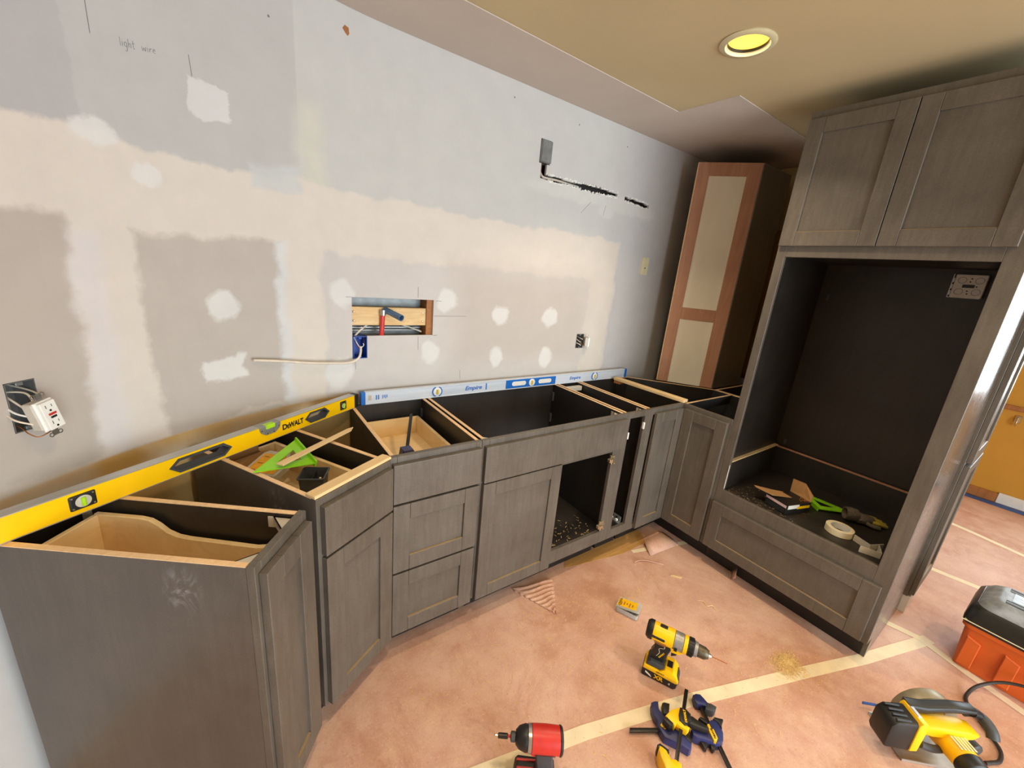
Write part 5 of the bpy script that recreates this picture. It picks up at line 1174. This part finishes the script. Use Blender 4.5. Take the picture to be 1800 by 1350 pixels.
# ================================================================== circular saw
sw = thing('circular_saw', 'yellow cordless circular saw with black battery standing on the floor', 'circular saw', (2.775, -1.905, 0.001), math.atan2(-0.66, 0.75))
shoe = MB().box((-0.13, -0.075, 0.0), (0.16, 0.082, 0.003), 0.001).box((-0.13, 0.080, 0.0), (0.16, 0.083, 0.010), 0).box((-0.13, -0.077, 0.0), (0.16, -0.074, 0.010), 0).build('base_plate', M['alum'], sw)
MB().box((-0.125, 0.050, 0.0035), (-0.03, 0.078, 0.006), 0.001).build('depth_bracket', M['steel'], shoe)
MB().lathe([(0, 0.082), (0.0018, 0.082)], (0.010, 0.0485, 0.086), (0, 1, 0), 48).build('blade', M['steel'], sw, 30)
def arc_prism(cx_, cz_, r0, r1, a0, a1, y0, y1, n=26):
    P_ = [(cx_ + r1 * math.cos(math.radians(a0 + (a1 - a0) * i / n)), cz_ + r1 * math.sin(math.radians(a0 + (a1 - a0) * i / n))) for i in range(n + 1)]
    P_ += [(cx_ + r0 * math.cos(math.radians(a1 - (a1 - a0) * i / n)), cz_ + r0 * math.sin(math.radians(a1 - (a1 - a0) * i / n))) for i in range(n + 1)]
    return MB().prism(P_, y0, y1, 'y', 0.004, None, 2)
up_g = arc_prism(0.010, 0.086, 0.020, 0.098, -8, 188, 0.030, 0.070).build('upper_guard', M['guard'], sw, 40)
arc_prism(0.010, 0.086, 0.030, 0.090, 196, 344, 0.040, 0.062).build('lower_guard', M['castgrey'], sw, 40)
MB().box((-0.05, 0.018, 0.11), (0.05, 0.032, 0.155), 0.004).build('guard_neck', M['guard'], sw)
MB().lathe([(0, 0.010), (0.006, 0.010), (0.008, 0.006)], (0.045, 0.036, 0.165), (0, -0.3, 1), 14).build('spindle_lock', M['black'], sw, 40)
motor = MB().lathe([(-0.034, 0.036), (-0.030, 0.044), (0.03, 0.045), (0.060, 0.042), (0.115, 0.040), (0.118, 0.036)], (0.012, 0.0, 0.098), (0, -1, 0), 30).build('motor_housing', M['yellow'], sw, 40)
MB().lathe([(0.116, 0.0405), (0.120, 0.0425), (0.150, 0.040), (0.160, 0.030), (0.162, 0.012)], (0.012, 0.0, 0.098), (0, -1, 0), 30).build('motor_end_cap', M['black'], sw, 40)
for i in range(5):
    rbox((-0.014 + i * 0.011, -0.108, 0.1385), (-0.008 + i * 0.011, -0.066, 0.1405), 0.0005).build('cooling_rib', M['ivory'], motor)
xz_ = lambda pts, y0, y1, bev=0.006: MB().prism(pts, y0, y1, 'y', bev, None, 2)
xz_([(-0.095, 0.118), (-0.055, 0.112), (0.030, 0.118), (0.070, 0.130), (0.085, 0.150), (0.045, 0.160), (-0.03, 0.156), (-0.095, 0.150)], -0.062, -0.005).build('yellow_bridge', M['yellow'], sw, 40)
xz_([(-0.120, 0.150), (-0.06, 0.158), (0.02, 0.182), (0.075, 0.190), (0.105, 0.178), (0.112, 0.190), (0.090, 0.212), (0.02, 0.208), (-0.06, 0.188), (-0.120, 0.188)], -0.022, 0.016, 0.009).build('rear_handle', M['black'], sw, 45)
MB().tube([(0.105, 0.030, 0.150), (0.118, 0.012, 0.172), (0.124, -0.020, 0.178), (0.126, -0.046, 0.166), (0.124, -0.060, 0.148)], 0.0165, 14).build('front_handle', M['grey'], sw, 60)
MB().tube([(0.085, -0.01, 0.195), (0.105, -0.008, 0.188), (0.122, -0.010, 0.176)], 0.015, 12).build('handle_bridge', M['black'], sw, 60)
sbt = xz_([(-0.205, 0.055), (-0.130, 0.055), (-0.118, 0.075), (-0.118, 0.165), (-0.130, 0.178), (-0.195, 0.170), (-0.212, 0.150), (-0.212, 0.070)], -0.082, -0.004, 0.008).build('battery', M['black'], sw, 40)
for i in range(4): rbox((-0.200, -0.076 + 0.018 * i, 0.170), (-0.150, -0.068 + 0.018 * i, 0.1785), 0.002).build('battery_rib', M['black'], sbt)
yb_ = xz_([(-0.132, 0.060), (-0.108, 0.066), (-0.104, 0.180), (-0.126, 0.186), (-0.134, 0.176)], -0.086, 0.002, 0.004).build('battery_dock', M['yellow'], sw, 40)
rbox((-0.124, -0.060, 0.1795), (-0.110, -0.022, 0.1880), 0.002).build('dock_window', M['steel'], yb_)
MB().tube([(-0.10, -0.075, 0.09), (-0.05, -0.072, 0.075), (0.0, -0.06, 0.07)], 0.012, 10).build('cable_strain', M['grey'], sw, 60)
MB().lathe([(0, 0.022), (0.020, 0.022), (0.024, 0.018)], (0.105, -0.03, 0.075), (0.2, -1, 0), 18).build('depth_knob', M['grey'], sw, 40)
rbox((0.11, 0.086, 0.002), (0.16, 0.100, 0.005), 0.001).build('rip_lever', M['blue'], sw)
rbox((-0.155, 0.090, 0.030), (-0.105, 0.096, 0.042), 0.002).build('depth_lever', M['tapeb'], sw)

# ================================================================== toolbox
tbx = thing('toolbox', 'orange toolbox with black lid and worn grey organiser top', 'toolbox', (3.385, -1.880, 0.0022), math.radians(-91.5))
TL, TD = 0.56, 0.285
def ring(x0, x1, y0, y1, z, r=0.03): 
    w_, d_ = (x1 - x0) / 2, (y1 - y0) / 2
    return [(p[0] + (x0 + x1) / 2, p[1] + (y0 + y1) / 2, z) for p in rr_rect(w_, d_, r, 0, 5)]
tbb = MB().loft([ring(0.012, TL - 0.012, 0.012, TD - 0.012, 0.0, 0.02), ring(0.002, TL - 0.002, 0.002, TD - 0.002, 0.165, 0.025), ring(0.0, TL, 0.0, TD, 0.20, 0.025), ring(-0.010, TL + 0.010, -0.010, TD + 0.010, 0.203, 0.03), ring(-0.010, TL + 0.010, -0.010, TD + 0.010, 0.222, 0.03)]).build('bin', M['toolorange'], tbx, 40)
for x in (0.02, 0.13, 0.30, 0.42): MB().prism([(x, 0.02), (x + 0.045, 0.02), (x + 0.045, 0.15), (x, 0.165)], -0.007, 0.006, 'y', 0.003).build('bin_rib', M['toolorange'], tbb, 40)
tl = MB().loft([ring(-0.014, TL + 0.014, -0.014, TD + 0.014, 0.2225, 0.03), ring(-0.016, TL + 0.016, -0.016, TD + 0.016, 0.245, 0.035), ring(-0.010, TL + 0.010, -0.010, TD + 0.010, 0.292, 0.04), ring(0.004, TL - 0.004, 0.002, TD - 0.002, 0.312, 0.045)]).build('lid', M['toolblack'], tbx, 50)
MB().tube([(-0.012, 0.02, 0.2365), (0.0, -0.014, 0.2365), (0.03, -0.0175, 0.2365), (TL - 0.03, -0.0175, 0.2365)], 0.0022, 6, smooth=3).build('lid_bead', M['ivory'], tl)
lt_ = MB().box((0.235, -0.026, 0.205), (0.325, -0.012, 0.262), 0.003).build('latch', M['toolblack'], tbx)
rbox((0.247, -0.0285, 0.228), (0.313, -0.0262, 0.254), 0.001).build('latch_recess', M['black'], lt_)
top = MB().loft([ring(0.006, TL - 0.006, 0.004, TD - 0.004, 0.3125, 0.045), ring(0.022, TL - 0.022, 0.018, TD - 0.018, 0.336, 0.045), ring(0.045, TL - 0.045, 0.040, TD - 0.040, 0.354, 0.04), ring(0.055, TL - 0.055, 0.052, TD - 0.052, 0.357, 0.04)]).build('organiser_top', M['toolgrey'], tbx, 50)
for i, y in enumerate((0.062, 0.074, 0.086, 0.199, 0.211, 0.223)): rbox((0.07, y - 0.003, 0.357), (TL - 0.07, y + 0.003, 0.3605), 0.0012).build('top_groove', M['toolgrey'] if i % 2 else M['grey'], top)
rbox((0.085, 0.096, 0.3572), (0.225, 0.188, 0.3592), 0.001).build('plaque', M['galv'], top)
for i in range(6): rbox((0.105 + (i % 2) * 0.01, 0.106 + 0.013 * i, 0.3593), (0.205 - (i % 3) * 0.012, 0.112 + 0.013 * i, 0.3600), 0).build('moulded_line', M['alum'], top)
for i in range(6): rbox((0.26, 0.100 + 0.015 * i, 0.357), (0.46, 0.106 + 0.015 * i, 0.361), 0.0012).build('top_groove', M['grey'], top)
MB().tube([(0.44, 0.060, 0.358), (0.44, 0.040, 0.362), (0.30, 0.040, 0.362), (0.30, 0.060, 0.358)], 0.004, 8).build('carry_handle', M['toolblack'], top, 50)

# cord
tag(MB().tube([(3.345, -2.55, 0.15), (3.35, -2.32, 0.145), (3.345, -2.17, 0.13), (3.335, -2.05, 0.085), (3.285, -1.985, 0.035), (3.205, -1.962, 0.0085), (3.14, -1.975, 0.0085), (3.10, -2.005, 0.0085), (3.045, -2.045, 0.0085), (3.00, -2.072, 0.0085), (2.945, -2.076, 0.0085), (2.905, -2.058, 0.0085), (2.885, -2.047, 0.0085)], 0.0062, 10).build('power_cord', M['cord'], None, 60), 'black power cord looping from the orange toolbox to the saw', 'cord')
